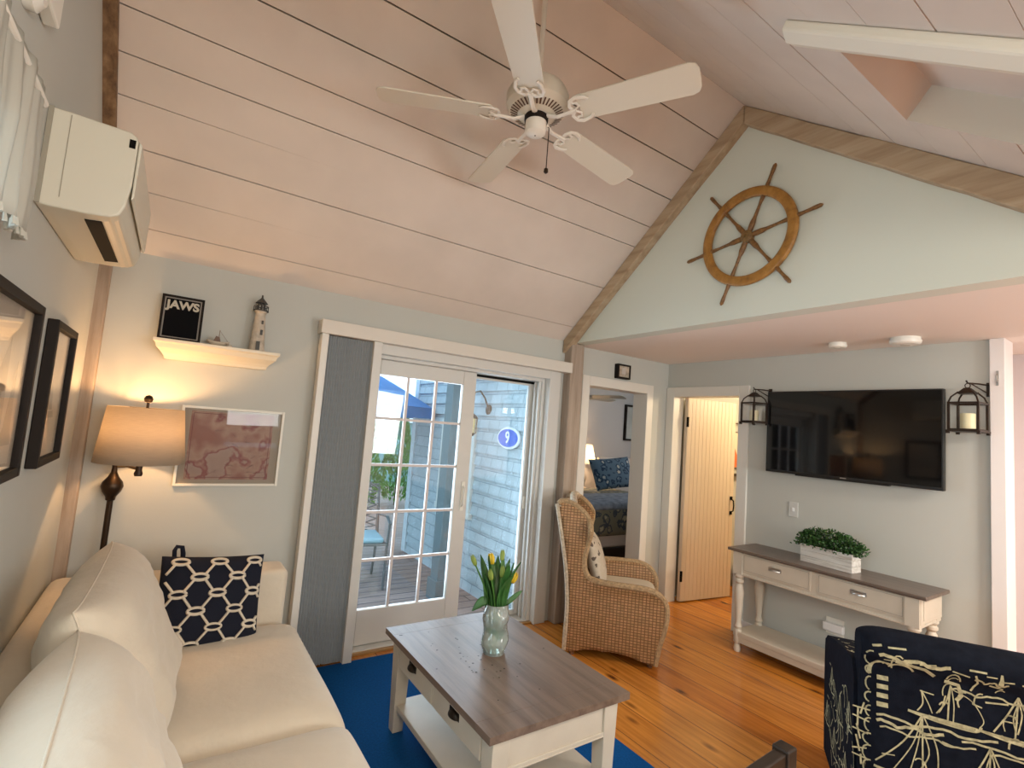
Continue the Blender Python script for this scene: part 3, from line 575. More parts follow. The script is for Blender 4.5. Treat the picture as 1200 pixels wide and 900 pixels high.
MB().box(-0.29, 0.29, 0.0, 0.015, -0.27, 0.27).build('print', mat('pale_print', (0.5, 0.5, 0.46, 1), 0.6, var=0.2, vscale=4), pf)

# ================================================================== BATHROOM
bap = mat('bathroom_paint', (0.68, 0.60, 0.44, 1), 0.7)
struct(MB().box(6.2, 6.3, 1.5, Y1, 0, SOF), 'wall_bathroom', bap); struct(MB().box(4.24, 6.2, 1.42, 1.5, 0, SOF), 'wall_bathroom_side', bap)
bd = thing('door_2', 'cream beadboard bathroom door standing open inward', 'door', (4.25, 3.205, 0.0), math.atan2(-0.09, 0.70), kind='structure')
m = MB(); m.box(0.005, 0.70, -0.028, 0.012, 0.012, 1.995)
for k in range(13): m.box(0.012+k*0.0525, 0.012+k*0.0525+0.050, -0.0305, -0.027, 0.014, 1.993)
m.build('door_leaf', mat('beadboard_paint', (0.66, 0.55, 0.42, 1), 0.45), bd, bevel=0.0015)
m = MB(); m.tube([(0.66, -0.035, 0.86), (0.66, -0.065, 0.88), (0.66, -0.07, 0.93), (0.66, -0.065, 0.98), (0.66, -0.035, 1.0)], 0.007, 8); m.cbox((0.66, -0.037, 1.005), (0.03, 0.008, 0.035)); m.cbox((0.66, -0.037, 0.855), (0.03, 0.008, 0.035)); m.build('handle', black, bd)
for z in (0.25, 1.75): MB().cbox((0.006, -0.032, z), (0.02, 0.014, 0.10)).build('hinge', black, bd)
pf = thing('bathroom_print', 'white and orange framed print on the bathroom wall', 'picture', (5.46, Y1-0.012, 1.50))
MB().box(-0.2, 0.2, -0.01, 0.01, -0.21, 0.21).build('frame', mat('print_edge', (0.10, 0.07, 0.05, 1), 0.5), pf); MB().box(-0.185, 0.185, -0.014, -0.0101, -0.195, 0.195).build('paper', mat('print_white', (0.70, 0.62, 0.48, 1), 0.6), pf)
m = MB(); m.prism([(-0.18, -0.19), (0.05, -0.19), (-0.02, -0.12), (-0.12, -0.08), (-0.18, 0.02)], lambda u, v, d: (u, d, v), -0.018, -0.0141); m.build('orange_shape', mat('print_orange', (0.60, 0.14, 0.03, 1), 0.6), pf)
m = MB(); m.tube([(0.0+0.07*math.cos(a), -0.016, 0.04+0.11*math.sin(a)) for a in [i*2*PI/20 for i in range(20)]], 0.005, 6, closed=True); m.build('ring_mark', MATS['print_edge'], pf)
m = MB(); m.box(5.2, 5.75, Y1-0.07, Y1, 1.215, 1.24); tag(m.build('ledge_shelf', dark_wood, bevel=0.004), 'thin dark ledge shelf below the bathroom print', 'shelf')
m = MB(); m.tube([(5.15, Y1-0.05, 1.80), (5.72, Y1-0.05, 1.80)], 0.008, 8); m.cbox((5.17, Y1-0.025, 1.80), (0.02, 0.05, 0.02)); m.cbox((5.70, Y1-0.025, 1.80), (0.02, 0.05, 0.02)); tag(m.build('towel_bar', brass), 'brass towel bar above the bathroom print', 'towel bar')
tb = thing('waste_bin', 'dark waste bin with pale lid on the bathroom floor', 'bin', (5.42, 3.18, 0))
MB().lathe([(0.10, 0), (0.12, 0.2), (0.115, 0.2)], 20).build('body', black, tb, smooth='auto'); MB().lathe([(0.125, 0.2), (0.125, 0.225), (0.05, 0.25), (0.0, 0.255)], 20).build('lid', MATS['print_white'], tb, smooth='auto')

# ================================================================== RUG
m = MB(); m.box(0.15, 2.07, 0.30, 3.26, 0.001, 0.012)
tag(m.build('rug', mat('rug_blue', (0.003, 0.075, 0.25, 1), 0.95, var=0.15, vscale=90, bump=0.6, bscale=400, spec=0.1), bevel=0.004), 'plain deep blue rug under the coffee table', 'rug')

# ================================================================== SOFA
sofa = thing('sofa', 'cream slipcovered sofa along the left wall', 'sofa', (0, 0, 0.0))
SY0, SY1, SM = 0.80, 2.955, 1.95
def soft(o, amt=0.006, sc=5, seed=0):
    return o
m = MB(); m.box(-0.385, 0.64, 0.55, 3.18, 0.03, 0.30); m.build('base', sofa_cloth, sofa, bevel=0.03, bseg=3, smooth=True)
m = MB(); m.box(-0.39, -0.15, 0.55, 3.18, 0.03, 0.70); m.build('back', sofa_cloth, sofa, bevel=0.05, bseg=4, smooth=True)
m = MB(); m.box(-0.20, 0.62, 2.965, 3.18, 0.03, 0.70); m.build('arm', sofa_cloth, sofa, bevel=0.035, bseg=4, smooth=True)
m = MB(); m.box(-0.20, 0.62, 0.55, 0.79, 0.03, 0.70); m.build('arm', sofa_cloth, sofa, bevel=0.035, bseg=4, smooth=True)
from mathutils import noise as mn
def cushion_box(x0, x1, y0, y1, z0, z1, crown, seed):
    mb = MB(); n = 22; r = 0.05
    # rounded box by superellipse lofting: grid over sphere-like param mapped to box
    cx, cy, cz = (x0+x1)/2, (y0+y1)/2, (z0+z1)/2; hx, hy, hz = (x1-x0)/2, (y1-y0)/2, (z1-z0)/2
    def top(u, v, s):
        a, b = math.sin((u*2-1)*PI/2), math.sin((v*2-1)*PI/2)
        ed = (1-abs(a)**10)**0.5*(1-abs(b)**10)**0.5
        z = hz*ed+(crown*(1-a*a)*(1-b*b) if s > 0 else 0)
        wr = 0.006*mn.noise(Vector((cx+a*hx*3+seed, b*hy*4, s)))*ed
        return (cx+hx*a, cy+hy*b, cz+s*z+wr)
    mb.grid(lambda u, v: top(u, v, 1), n, n); mb.grid(lambda u, v: top(u, v, -1), n, n); return mb
for (a, b, sd) in ((SM+0.004, SY1, 1), (SY0, SM-0.004, 5)):
    sc_ = weld(cushion_box(-0.15, 0.675, a, b, 0.29, 0.455, 0.022, sd).build('seat_cushion', sofa_cloth, sofa, smooth=True))
    pass
def back_cushion(org, ux, uy, w, h, t, seed):
    P = pillow_fn(w, h, t, 5.0, 0.03); M4 = orient(org, ux, uy); mb = MB()
    def nz(q, a, b, s):
        e = (1-a**4)*(1-b**4); k = 0.022*mn.noise(Vector((a*1.6+seed, b*1.8, s)))*e + 0.012*mn.noise(Vector((a*5+seed, b*4-seed, s*2)))*e + 0.010*mn.noise(Vector((a*2+b*5+seed, b*9-a*4, s)))*e
        q.z += k; q.z += (-0.05*(b*b)*s*0 + 0.04*(-b)*s*e); return q
    pillow_mesh(mb, P, M4, 34, 0, nz); o = weld(mb.build('back_cushion', sofa_cloth, sofa, smooth=True), 1e-4)
    tb = MB(); ring = []
    for k in range(80):
        a = k/80*4; i = int(a); f = a-i; u, v = [(-1+2*f, -1), (1, -1+2*f), (1-2*f, 1), (-1, 1-2*f)][i]; ring.append(M4 @ P(u*0.999, v*0.999, 1))
    tb.tube(ring, 0.003, 6, closed=True); tb.build('seam', sofa_cloth, o, smooth=True)
back_cushion((-0.085, 2.22, 0.70), (0.02, 1, 0), (-0.26, 0, 1), 0.84, 0.55, 0.31, 2)
back_cushion((-0.075, 1.36, 0.665), (-0.03, 1, 0.02), (-0.24, 0, 1), 0.90, 0.50, 0.34, 9)

# navy rope pillow
PF2 = pillow_fn(0.445, 0.42, 0.15, 3.2, 0.04); M5 = orient((0.247, 2.81, 0.626), (1, 0.10, -0.075), (0.075, 0.38, 1))
if M5.col[2].y > 0: pass
m = MB(); pillow_mesh(m, PF2, M5, 24)
sfront = -1 if (M5.to_3x3() @ Vector((0, 0, 1))).y > 0 else 1
def ropef(pts, w=0.030):
    L = [M5 @ PF2(max(-0.97, min(0.97, u)), max(-0.97, min(0.97, v)), sfront, 0.004) for u, v in pts]; m.tube(L, 0.0075, 6, 1, flat=0.7)
RV, CU = 0.35, 0.72
for r in range(-1, 7):
    v0 = 0.86-r*RV
    for c in range(-3, 4):
        u0 = c*CU+(CU/2 if r % 2 else 0)+0.05
        el = [(u0+0.15*math.cos(q), v0+0.068*math.sin(q)) for q in [i*2*PI/18 for i in range(19)]]
        el = [p for p in el if abs(p[0]) < 0.93 and abs(p[1]) < 0.93]
        if len(el) > 6 and abs(v0) < 0.9: ropef(el)
        for d in (1, -1):
            ln_ = [(u0+d*(0.09+(CU/2-0.18)*t), v0-0.045-(RV-0.09)*t) for t in [i/8 for i in range(9)]]
            ln_ = [p for p in ln_ if abs(p[0]) < 0.93 and abs(p[1]) < 0.93]
            if len(ln_) > 2: ropef(ln_)
pl = thing('throw_pillow', 'navy pillow with cream looping rope trellis on the sofa', 'pillow')
weld(m.build('cover', [navy_cloth, rope], pl, smooth=True), 1e-5)
m = MB(); m.tube([(0.085, 2.925, 0.80), (0.082, 2.93, 0.845), (0.09, 2.935, 0.862), (0.112, 2.935, 0.858), (0.118, 2.93, 0.83), (0.12, 2.925, 0.79)], 0.012, 8, flat=0.8); m.build('loop', navy_cloth, pl, smooth=True)

# ================================================================== FLOOR LAMP
fl = thing('floor_lamp', 'bronze swing arm floor lamp with lit tan drum shade', 'floor lamp', (-0.212, 3.25, 0))
MB().lathe([(0.066, 0), (0.066, 0.012), (0.02, 0.03), (0.014, 0.05)], 24).build('base', dark_metal, fl, smooth='auto')
MB().lathe([(0.0135, 0.04), (0.0135, 1.035), (0.020, 1.04), (0.022, 1.055), (0.026, 1.062), (0.040, 1.083), (0.047, 1.107), (0.042, 1.13), (0.024, 1.155), (0.013, 1.18), (0.011, 1.205), (0.013, 1.218), (0.006, 1.222)], 20).build('pole', mat('lamp_bronze', (0.04, 0.025, 0.015, 1), 0.35, metal=0.8), fl, smooth='auto')
sx, sy = 0.105, -0.15
MB().tube([(0, 0, 1.206), (0.05, 0.0, 1.210), (sx, sy, 1.210)], 0.008, 8).build('swing_arm', brass, fl, smooth='auto')
MB().lathe([(0.016, 1.178), (0.019, 1.19), (0.014, 1.205), (0.014, 1.27), (0.02, 1.275), (0.02, 1.31), (0.008, 1.32), (0.006, 1.54), (0.016, 1.545), (0.02, 1.56), (0.014, 1.575), (0.002, 1.58)], 16, (sx, sy, 0)).build('stem', dark_metal, fl, smooth='auto')
ls = MB().lathe([(0.187, 1.245), (0.158, 1.515)], 40, (sx, sy, 0), cap=False); lso = ls.build('lamp_shade', linen, fl, smooth=True, solid=0.002)
m = MB(); m.lathe([(0.010, 1.512), (0.010, 1.516)], 12, (sx, sy, 0))
for k in range(3): a = k*2*PI/3; m.tube([(sx, sy, 1.512), (sx+0.156*math.cos(a), sy+0.156*math.sin(a), 1.512)], 0.003, 5)
m.build('spider', brass, lso)
MB().lathe([(0.012, 1.31), (0.03, 1.345), (0.033, 1.375), (0.022, 1.405), (0.004, 1.42)], 14, (sx, sy, 0)).build('bulb', emit_mat('bulb_glow', (1, 0.8, 0.55, 1), 4), fl, smooth=True)
point('floor_lamp_bulb', (-0.212+sx, 3.25+sy, 1.44), 11, (1.0, 0.55, 0.24), 0.03)

# ================================================================== WALL SHELF AND ITEMS
sh = MB(); prf = [(3.20, 1.886), (3.20, 1.870), (3.215, 1.862), (3.225, 1.840), (3.265, 1.815), (3.28, 1.80), (3.285, 1.785), (Y1-0.001, 1.785), (Y1-0.001, 1.886)]
cs = (sum(p[0] for p in prf)/len(prf), 0)
def shf(u, v, d):
    k = (Y1-u)/(Y1-3.20); x = (-0.045-0.085*k) if d == 0 else (0.40+0.085*k); return (x, u, v)
sh.prism(prf, shf, 0, 1); tag(sh.build('wall_shelf', mat('shelf_cream', (0.72, 0.66, 0.52, 1), 0.4), bevel=0.002), 'cream crown moulding ledge shelf on the back wall', 'shelf')
jp = thing('poster_frame', 'small black framed poster with pale lettering on the ledge shelf', 'picture', (-0.018, 3.262, 1.8865))
jp.rotation_euler = (math.radians(-7), 0, math.radians(0))
m = MB(); w, h = 0.098, 0.25
m.box(-w, -w+0.012, -0.01, 0.008, 0, h); m.box(w-0.012, w, -0.01, 0.008, 0, h); m.box(-w+0.012, w-0.012, -0.01, 0.008, 0, 0.012); m.box(-w+0.012, w-0.012, -0.01, 0.008, h-0.012, h); m.build('frame', black_frame, jp)
MB().box(-w+0.012, w-0.012, -0.004, 0.006, 0.012, h-0.012).build('mount', mat('mount_grey', (0.26, 0.23, 0.20, 1), 0.6), jp)
MB().box(-w+0.019, w-0.019, -0.0055, -0.0041, 0.019, h-0.019).build('poster', mat('poster_black', (0.004, 0.004, 0.005, 1), 0.8, spec=0.1), jp)
text_mesh('lettering', 'JAWS', 0.062, mat('letter_cream', (0.55, 0.50, 0.40, 1), 0.5), jp, Matrix.Translation((0, -0.0062, 0.196)) @ Matrix.Rotation(PI/2, 4, 'X'), 0.0005, 0.0025)
lh = thing('lighthouse_figurine', 'small weathered white lighthouse model at the right end of the ledge shelf', 'figurine', (0.362, 3.262, 1.8865))
MB().lathe([(0.046, 0), (0.046, 0.012), (0.042, 0.014), (0.027, 0.225), (0.034, 0.23), (0.034, 0.238)], 20).build('tower', mat('lighthouse_white', (0.48, 0.42, 0.34, 1), 0.7, var=0.25, vscale=30), lh, smooth='auto')
m = MB(); m.lathe([(0.042, 0.238), (0.042, 0.244), (0.02, 0.246)], 16); m.lathe([(0.034, 0.285), (0.022, 0.30), (0.006, 0.318), (0.004, 0.335)], 16)
for k in range(8): a = k*PI/4; m.tube([(0.038*math.cos(a), 0.038*math.sin(a), 0.244), (0.038*math.cos(a), 0.038*math.sin(a), 0.268)], 0.0025, 5); m.tube([(0.02*math.cos(a), 0.02*math.sin(a), 0.244), (0.02*math.cos(a), 0.02*math.sin(a), 0.288)], 0.0025, 5)
m.tube([(0.038*math.cos(a*PI/8), 0.038*math.sin(a*PI/8), 0.268) for a in range(16)], 0.0025, 5, closed=True); m.build('lantern_room', mat('lighthouse_dark', (0.05, 0.05, 0.045, 1), 0.6), lh)
MB().cbox((0.012, -0.034, 0.11), (0.012, 0.014, 0.03)).build('window_opening', MATS['lighthouse_dark'], lh); MB().cbox((0.012, -0.030, 0.17), (0.010, 0.012, 0.022)).build('window_opening', MATS['lighthouse_dark'], lh); MB().cbox((0.0, -0.041, 0.03), (0.02, 0.014, 0.05)).build('door_opening', MATS['lighthouse_dark'], lh)
bo = thing('boat_figurine', 'tiny wooden fishing boat model in the middle of the ledge shelf', 'figurine', (0.165, 3.262, 1.8865))
def hull(u, v):
    x = -0.055+0.11*u; wd = 0.022*math.sin(PI*min(1, u*0.85+0.12))**0.6; a = PI*v; return (x, -wd*math.cos(a), 0.024+0.008*(abs(u-0.5)*2)**2-0.024*math.sin(a)*(0.5+0.5*math.sin(PI*u)))
MB().grid(hull, 14, 8).build('hull', mat('boat_cream', (0.50, 0.42, 0.32, 1), 0.6), bo, smooth=True, solid=0.003)
MB().box(-0.048, 0.046, -0.015, 0.015, 0.016, 0.02).build('deck_board', boat_wood, bo)
m = MB(); m.prism([(-0.026, 0.02), (0.014, 0.02), (0.006, 0.05), (-0.012, 0.056)], lambda u, v, d: (u, d, v), -0.012, 0.012); m.build('cabin', mat('boat_brown', (0.16, 0.10, 0.07, 1), 0.7), bo)
m = MB(); m.tube([(0.002, 0, 0.02), (0.004, 0, 0.092)], 0.0018, 6); m.tube([(0.004, 0, 0.088), (0.048, 0, 0.032)], 0.0008, 4); m.build('mast', boat_wood, bo)
sl_ = MB(); sl_.lathe([(0.012, 0), (0.016, 0.008), (0.012, 0.016), (0.004, 0.018)], 14); tag(sl_.build('sea_pebble', mat('pebble', (0.5, 0.46, 0.38, 1), 0.6), smooth=True, loc=(0.222, 3.248, 1.8865)), 'tiny pale pebble beside the boat model', 'ornament')

# ================================================================== PICTURES
def frame_x(name, label, xc, zc, w, h, fw, fd, fm, depth=0.02):
    t = thing(name, label, 'picture', (xc, Y1-0.001, zc)); m = MB(); a, b = w/2, h/2
    m.box(-a, -a+fw, -fd, 0, -b, b); m.box(a-fw, a, -fd, 0, -b, b); m.box(-a+fw, a-fw, -fd, 0, -b, -b+fw); m.box(-a+fw, a-fw, -fd, 0, b-fw, b); m.build('frame', fm, t, bevel=0.002); return t
mp = frame_x('map_picture', 'white framed reddish chart print right of the lamp shade', 0.303, 1.322, 0.526, 0.444, 0.014, 0.022, mat('frame_white', (0.72, 0.70, 0.62, 1), 0.35))
mp.rotation_euler = (0, 0, 0)
def map_mat():
    m = bpy.data.materials.new('chart_print'); m.use_nodes = True; n = m.node_tree.nodes; l = m.node_tree.links; b = n['Principled BSDF']; b.inputs['Roughness'].default_value = 0.5
    tc = n.new('ShaderNodeTexCoord'); t = n.new('ShaderNodeTexNoise'); t.inputs['Scale'].default_value = 5; t.inputs['Detail'].default_value = 9; l.new(tc.outputs['Object'], t.inputs['Vector'])
    r = n.new('ShaderNodeValToRGB'); r.color_ramp.elements[0].position = 0.42; r.color_ramp.elements[0].color = (0.19, 0.065, 0.04, 1); e = r.color_ramp.elements.new(0.52); e.color = (0.28, 0.165, 0.115, 1); e = r.color_ramp.elements.new(0.56); e.color = (0.16, 0.022, 0.018, 1); e = r.color_ramp.elements.new(0.58); e.color = (0.26, 0.17, 0.13, 1); r.color_ramp.elements[-1].position = 0.7; r.color_ramp.elements[-1].color = (0.22, 0.13, 0.10, 1)
    l.new(t.outputs['Fac'], r.inputs[0]); l.new(r.outputs[0], b.inputs['Base Color']); return m
MB().box(-0.25, 0.25, -0.010, -0.006, -0.209, 0.209).build('mat_board', mat('mat_board', (0.26, 0.22, 0.17, 1), 0.7), mp)
m = MB(); m.box(-0.215, 0.205, -0.0125, -0.0101, -0.185, 0.195); ch = m.build('chart', map_mat(), mp)
m = MB()
for (a0, b0, a1, b1) in ((-0.205, -0.175, 0.195, -0.172), (-0.205, 0.182, 0.195, 0.185), (-0.205, -0.175, -0.202, 0.185), (0.192, -0.175, 0.195, 0.185)): m.box(a0, a1, -0.0131, -0.0126, b0, b1)
rn = random.Random(3)
for k in range(26):
    x, z = rn.uniform(-0.08, 0.18), rn.uniform(-0.17, 0.15); m.tube([(x, -0.0130, z), (x+rn.uniform(-.03, .03), -0.0130, z+rn.uniform(-.02, .02)), (x+rn.uniform(-.04, .04), -0.0130, z+rn.uniform(-.02, .02))], 0.0022, 4, flat=0.3)
m.build('chart_lines', mat('chart_red', (0.11, 0.015, 0.015, 1), 0.6), ch)
MB().box(-0.25, 0.25, -0.0165, -0.0145, -0.209, 0.209).build('glazing', picture_glass, mp)
cl = frame_x('small_plaque', 'tiny square dark framed picture above the bedroom door', 3.435, 2.158, 0.165, 0.135, 0.016, 0.05, black_frame)
MB().box(-0.067, 0.067, -0.042, -0.036, -0.052, 0.052).build('picture_face', mat('plaque_face', (0.42, 0.36, 0.28, 1), 0.6, var=0.35, vscale=25), cl)
MB().box(-0.03, 0.02, -0.046, -0.0421, -0.025, 0.035).build('motif', mat('plaque_motif', (0.5, 0.47, 0.42, 1), 0.6), cl, bevel=0.01)
def frame_left(name, label, y0, y1, z0, z1, art):
    t = thing(name, label, 'picture', (X0+0.001, (y0+y1)/2, (z0+z1)/2)); a, b = (y1-y0)/2, (z1-z0)/2; fw = 0.028; m = MB()
    m.box(0, 0.032, -a, -a+fw, -b, b); m.box(0, 0.032, a-fw, a, -b, b); m.box(0, 0.032, -a+fw, a-fw, -b, -b+fw); m.box(0, 0.032, -a+fw, a-fw, b-fw, b); m.build('frame', black_frame, t, bevel=0.003)
    pm_ = MB(); pm_.box(0.006, 0.012, -a+fw, a-fw, -b+fw, b-fw); pr_ = pm_.build('print', mat('faded_print', (0.62, 0.54, 0.43, 1), 0.6, var=0.12, vscale=3), t)
    m = MB()
    for poly in art: m.prism(poly, lambda u, v, d: (d, u, v), 0.0121, 0.0128)
    m.build('sail_shapes', mat('faded_sail', (0.40, 0.34, 0.26, 1), 0.6), pr_)
    MB().box(0.018, 0.020, -a+fw, a-fw, -b+fw, b-fw).build('glazing', picture_glass, t)
frame_left('framed_print', 'larger black framed faded boat print at the left photo edge', 1.50, 2.10, 1.295, 1.815, [[(-0.1, -0.1), (0.10, -0.1), (0.08, 0.14)], [(0.12, -0.12), (0.2, -0.12), (0.18, 0.08)], [(-0.2, -0.16), (0.22, -0.16), (0.2, -0.12), (-0.2, -0.12)]])
frame_left('framed_print', 'narrower black framed faded print nearer the corner post', 2.33, 2.745, 1.29, 1.81, [[(-0.08, -0.06), (0.02, -0.06), (-0.03, 0.06)], [(-0.1, -0.09), (0.06, -0.09), (0.04, -0.065), (-0.09, -0.065)]])

# ================================================================== AIR CONDITIONER, CURTAIN
ac = thing('air_conditioner', 'white wall mounted air conditioner high on the left wall', 'air conditioner', (X0+0.001, 1.92, 2.088))
acw = mat('ac_white', (0.62, 0.60, 0.50, 1), 0.35)
pr_ = [(0, 0.0), (0.03, -0.002), (0.115, 0.0), (0.17, 0.006), (0.192, 0.018), (0.203, 0.05), (0.211, 0.12), (0.212, 0.262), (0.206, 0.276), (0.19, 0.285), (0.05, 0.29), (0, 0.29)]
m = MB(); m.prism(pr_, lambda u, v, d: (u, d, v), 0, 0.69); m.build('body', acw, ac, bevel=0.006, bseg=3)
fpn = [(0.213, 0.075), (0.220, 0.085), (0.222, 0.255), (0.213, 0.265)]
m = MB(); m.prism(fpn, lambda u, v, d: (u, d, v), 0.004, 0.686); m.build('front_panel', acw, ac, bevel=0.003)
m = MB(); m.prism([(0.105, -0.0035), (0.146, 0.0015), (0.146, 0.008), (0.105, 0.004)], lambda u, v, d: (u, d, v), 0.06, 0.60); m.build('air_slot', black, ac)
m = MB(); m.prism([(0.150, 0.0005), (0.188, 0.0135), (0.186, 0.018), (0.150, 0.006)], lambda u, v, d: (u, d, v), 0.05, 0.68); m.build('louver', mat('ac_louver', (0.66, 0.60, 0.48, 1), 0.3), ac, bevel=0.002)
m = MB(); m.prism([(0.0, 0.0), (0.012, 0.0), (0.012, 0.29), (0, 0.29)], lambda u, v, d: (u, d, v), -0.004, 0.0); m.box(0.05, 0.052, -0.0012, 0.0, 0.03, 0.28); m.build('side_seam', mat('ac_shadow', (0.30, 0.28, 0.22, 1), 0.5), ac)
m = MB(); m.box(0.19, 0.206, -0.0012, 0.004, 0.235, 0.262); m.build('corner_notch', black, ac)

rod = thing('curtain_rod', 'white curtain rod above the left window', 'curtain rod', (X0, 0, 2.262))
MB().tube([(0.045, 0.3, 0), (0.045, 1.655, 0)], 0.010, 10).build('rod', white_plastic, rod, smooth='auto')
for y in (0.42, 1.60): MB().box(0.0, 0.05, y-0.012, y+0.012, -0.018, 0.004).build('bracket', white_plastic, rod)
def cf(u, v):
    y = 0.32+1.33*u; x = X0+0.050+(0.35+0.65*min(1, v*2))*(0.011*math.sin(u*80)+0.005*math.sin(u*187+1)); return (x+0.003*math.sin(v*6+u*30), y, 2.285-0.36*v)
cur = thing('curtain', 'short white gathered valance curtain at the top left', 'curtain', (0, 0, 0))
def curtain_mat():
    m = bpy.data.materials.new('sheer_cotton'); m.use_nodes = True; n = m.node_tree.nodes; l = m.node_tree.links; n.remove(n['Principled BSDF'])
    d = n.new('ShaderNodeBsdfDiffuse'); d.inputs[0].default_value = (0.66, 0.65, 0.58, 1); t = n.new('ShaderNodeBsdfTranslucent'); t.inputs[0].default_value = (0.6, 0.62, 0.58, 1); x = n.new('ShaderNodeMixShader'); x.inputs[0].default_value = 0.4
    l.new(d.outputs[0], x.inputs[1]); l.new(t.outputs[0], x.inputs[2]); l.new(x.outputs[0], n['Material Output'].inputs[0]); return m
cm = curtain_mat(); MB().grid(cf, 180, 8).build('cloth', cm, cur, smooth=True, solid=0.002)
m = MB()
for i in range(150):
    u = i/150; p = Vector(cf(u, 1)); m.tube([p, p+Vector((0.002, 0.001, -0.018))], [0.003, 0.005], 5)
m.build('fringe', cm, cur)
ws = thing('window_3', 'left window behind the valance curtain', 'window', kind='structure')
m = MB(); m.box(X0-0.02, X0+0.02, 0.37, 0.45, 0.87, 2.18); m.box(X0-0.02, X0+0.02, 1.50, 1.58, 0.87, 2.18); m.box(X0-0.02, X0+0.02, 0.45, 1.50, 2.10, 2.18); m.box(X0-0.02, X0+0.04, 0.35, 1.60, 0.87, 0.95); m.box(-0.5, -0.46, 0.45, 1.5, 1.5, 1.54); m.build('window_frame', white_trim, ws)
MB().box(-0.482, -0.478, 0.45, 1.5, 0.95, 2.10).build('pane', glass, ws)
# white sensor box high on wall
sb = thing('wall_sensor', 'small white sensor box high on the left wall above the curtain', 'sensor', (X0+0.001, 1.60, 2.47))
MB().box(0, 0.035, 0.0, 0.13, 0.03, 0.20).build('box', white_plastic, sb, bevel=0.006); MB().lathe([(0.05, 0), (0.05, 0.02), (0.03, 0.035)], 20, fn=lambda x, y, z: (z, y-0.03, x+0.02)).build('round_cover', white_plastic, sb, smooth='auto')

# ================================================================== CEILING FAN
fan_white = mat('fan_white', (0.66, 0.62, 0.52, 1), 0.4)
fan_iron = mat('fan_iron', (0.74, 0.70, 0.62, 1), 0.35)
FX, FY, FZ = 1.165, 1.715, 2.895
def make_fan(loc, rz, label):
    f = thing('ceiling_fan', label, 'ceiling fan', loc, rz)
    MB().lathe([(0.012, 0.16), (0.012, 0.76)], 14).build('downrod', fan_iron, f, smooth='auto')
    MB().lathe([(0.055, 0.66), (0.065, 0.72), (0.068, 0.79)], 24).build('canopy', fan_iron, f, smooth='auto')
    mo = MB().lathe([(0.055, 0.012), (0.075, 0.018), (0.118, 0.035), (0.135, 0.055), (0.138, 0.10), (0.12, 0.135), (0.06, 0.165), (0.03, 0.18)], 36).build('motor_housing', fan_white, f, smooth='auto')
    m = MB()
    for k in range(40):
        a = 2*PI*k/40; c, s = math.cos(a), math.sin(a); t = Vector((-s, c, 0))*0.0035
        p0 = Vector((0.084*c, 0.084*s, 0.0185)); p1 = Vector((0.116*c, 0.116*s, 0.0305)); m.add([p0-t, p0+t, p1+t, p1-t], [(0, 1, 2, 3)])
    m.build('vents', seam_dark, mo, fix=False)
    MB().lathe([(0.05, -0.012), (0.052, -0.004), (0.052, 0.014)], 30).build('neck_ring', black_frame, f, smooth='auto')
    MB().lathe([(0.004, -0.072), (0.03, -0.071), (0.043, -0.062), (0.046, -0.045), (0.046, -0.012)], 30).build('switch_housing', fan_iron, f, smooth='auto')
    MB().lathe([(0.003, -0.0735), (0.004, -0.0722)], 8).build('cap_screw', black, f)
    m = MB(); ch_ = (0.044, -0.030); m.tube([(ch_[0], ch_[1], -0.03), (ch_[0]+0.006, ch_[1], -0.03), (ch_[0]+0.006, ch_[1], -0.215)], 0.0022, 6); m.build('pull_chain', dark_metal, f)
    MB().lathe([(0.002, -0.212), (0.009, -0.218), (0.010, -0.232), (0.004, -0.238)], 10, (ch_[0]+0.006, ch_[1], 0)).build('pull_knob', dark_metal, f, smooth='auto')
    tilt = math.radians(-12)
    for k in range(5):
        a = math.radians(9.5+72*k); Rz = Matrix.Rotation(a, 4, 'Z') @ Matrix.Rotation(tilt, 4, 'X')
        pts = [(0.20, -0.058), (0.205, -0.062), (0.645, -0.072), (0.668, -0.062), (0.678, -0.04), (0.68, 0.0), (0.678, 0.04), (0.668, 0.062), (0.645, 0.072), (0.205, 0.062), (0.20, 0.058)]
        b = MB(); b.prism(pts, lambda u, v, d: Rz @ Vector((u, v, d)), 0.004, 0.011); b.build('blade', fan_white, f, bevel=0.002)
        R2 = Matrix.Rotation(a, 4, 'Z'); m = MB()
        m.tube([R2 @ Vector((0.055, 0, 0.006)), R2 @ Vector((0.10, 0, -0.010)), R2 @ Vector((0.15, 0, -0.006)), Rz @ Vector((0.185, 0, -0.004))], [0.013, 0.010, 0.010, 0.013], 8, flat=0.6)
        for s in (1, -1):
            m.tube([Rz @ Vector(p) for p in [(0.175, 0, -0.002), (0.165, s*0.025, -0.003), (0.175, s*0.05, -0.003), (0.20, s*0.060, -0.002), (0.235, s*0.052, -0.001), (0.25, s*0.038, 0)]], [0.008, 0.008, 0.008, 0.009, 0.008, 0.006], 8, flat=0.6)
            m.tube([Rz @ Vector(p) for p in [(0.18, 0, -0.002), (0.205, s*0.018, -0.002), (0.20, s*0.035, -0.002), (0.185, s*0.035, -0.002), (0.18, s*0.045, -0.002)]], 0.006, 6, flat=0.6)
        m.build('blade_iron', fan_iron, f, smooth='auto')
    return f
fan0 = make_fan((FX, FY, FZ), 0, 'white five blade ceiling fan hanging from the ridge')
dup(fan0, (4.33, 4.95, 2.03), math.radians(-9.5), 'white ceiling fan in the bedroom beyond the doorway')

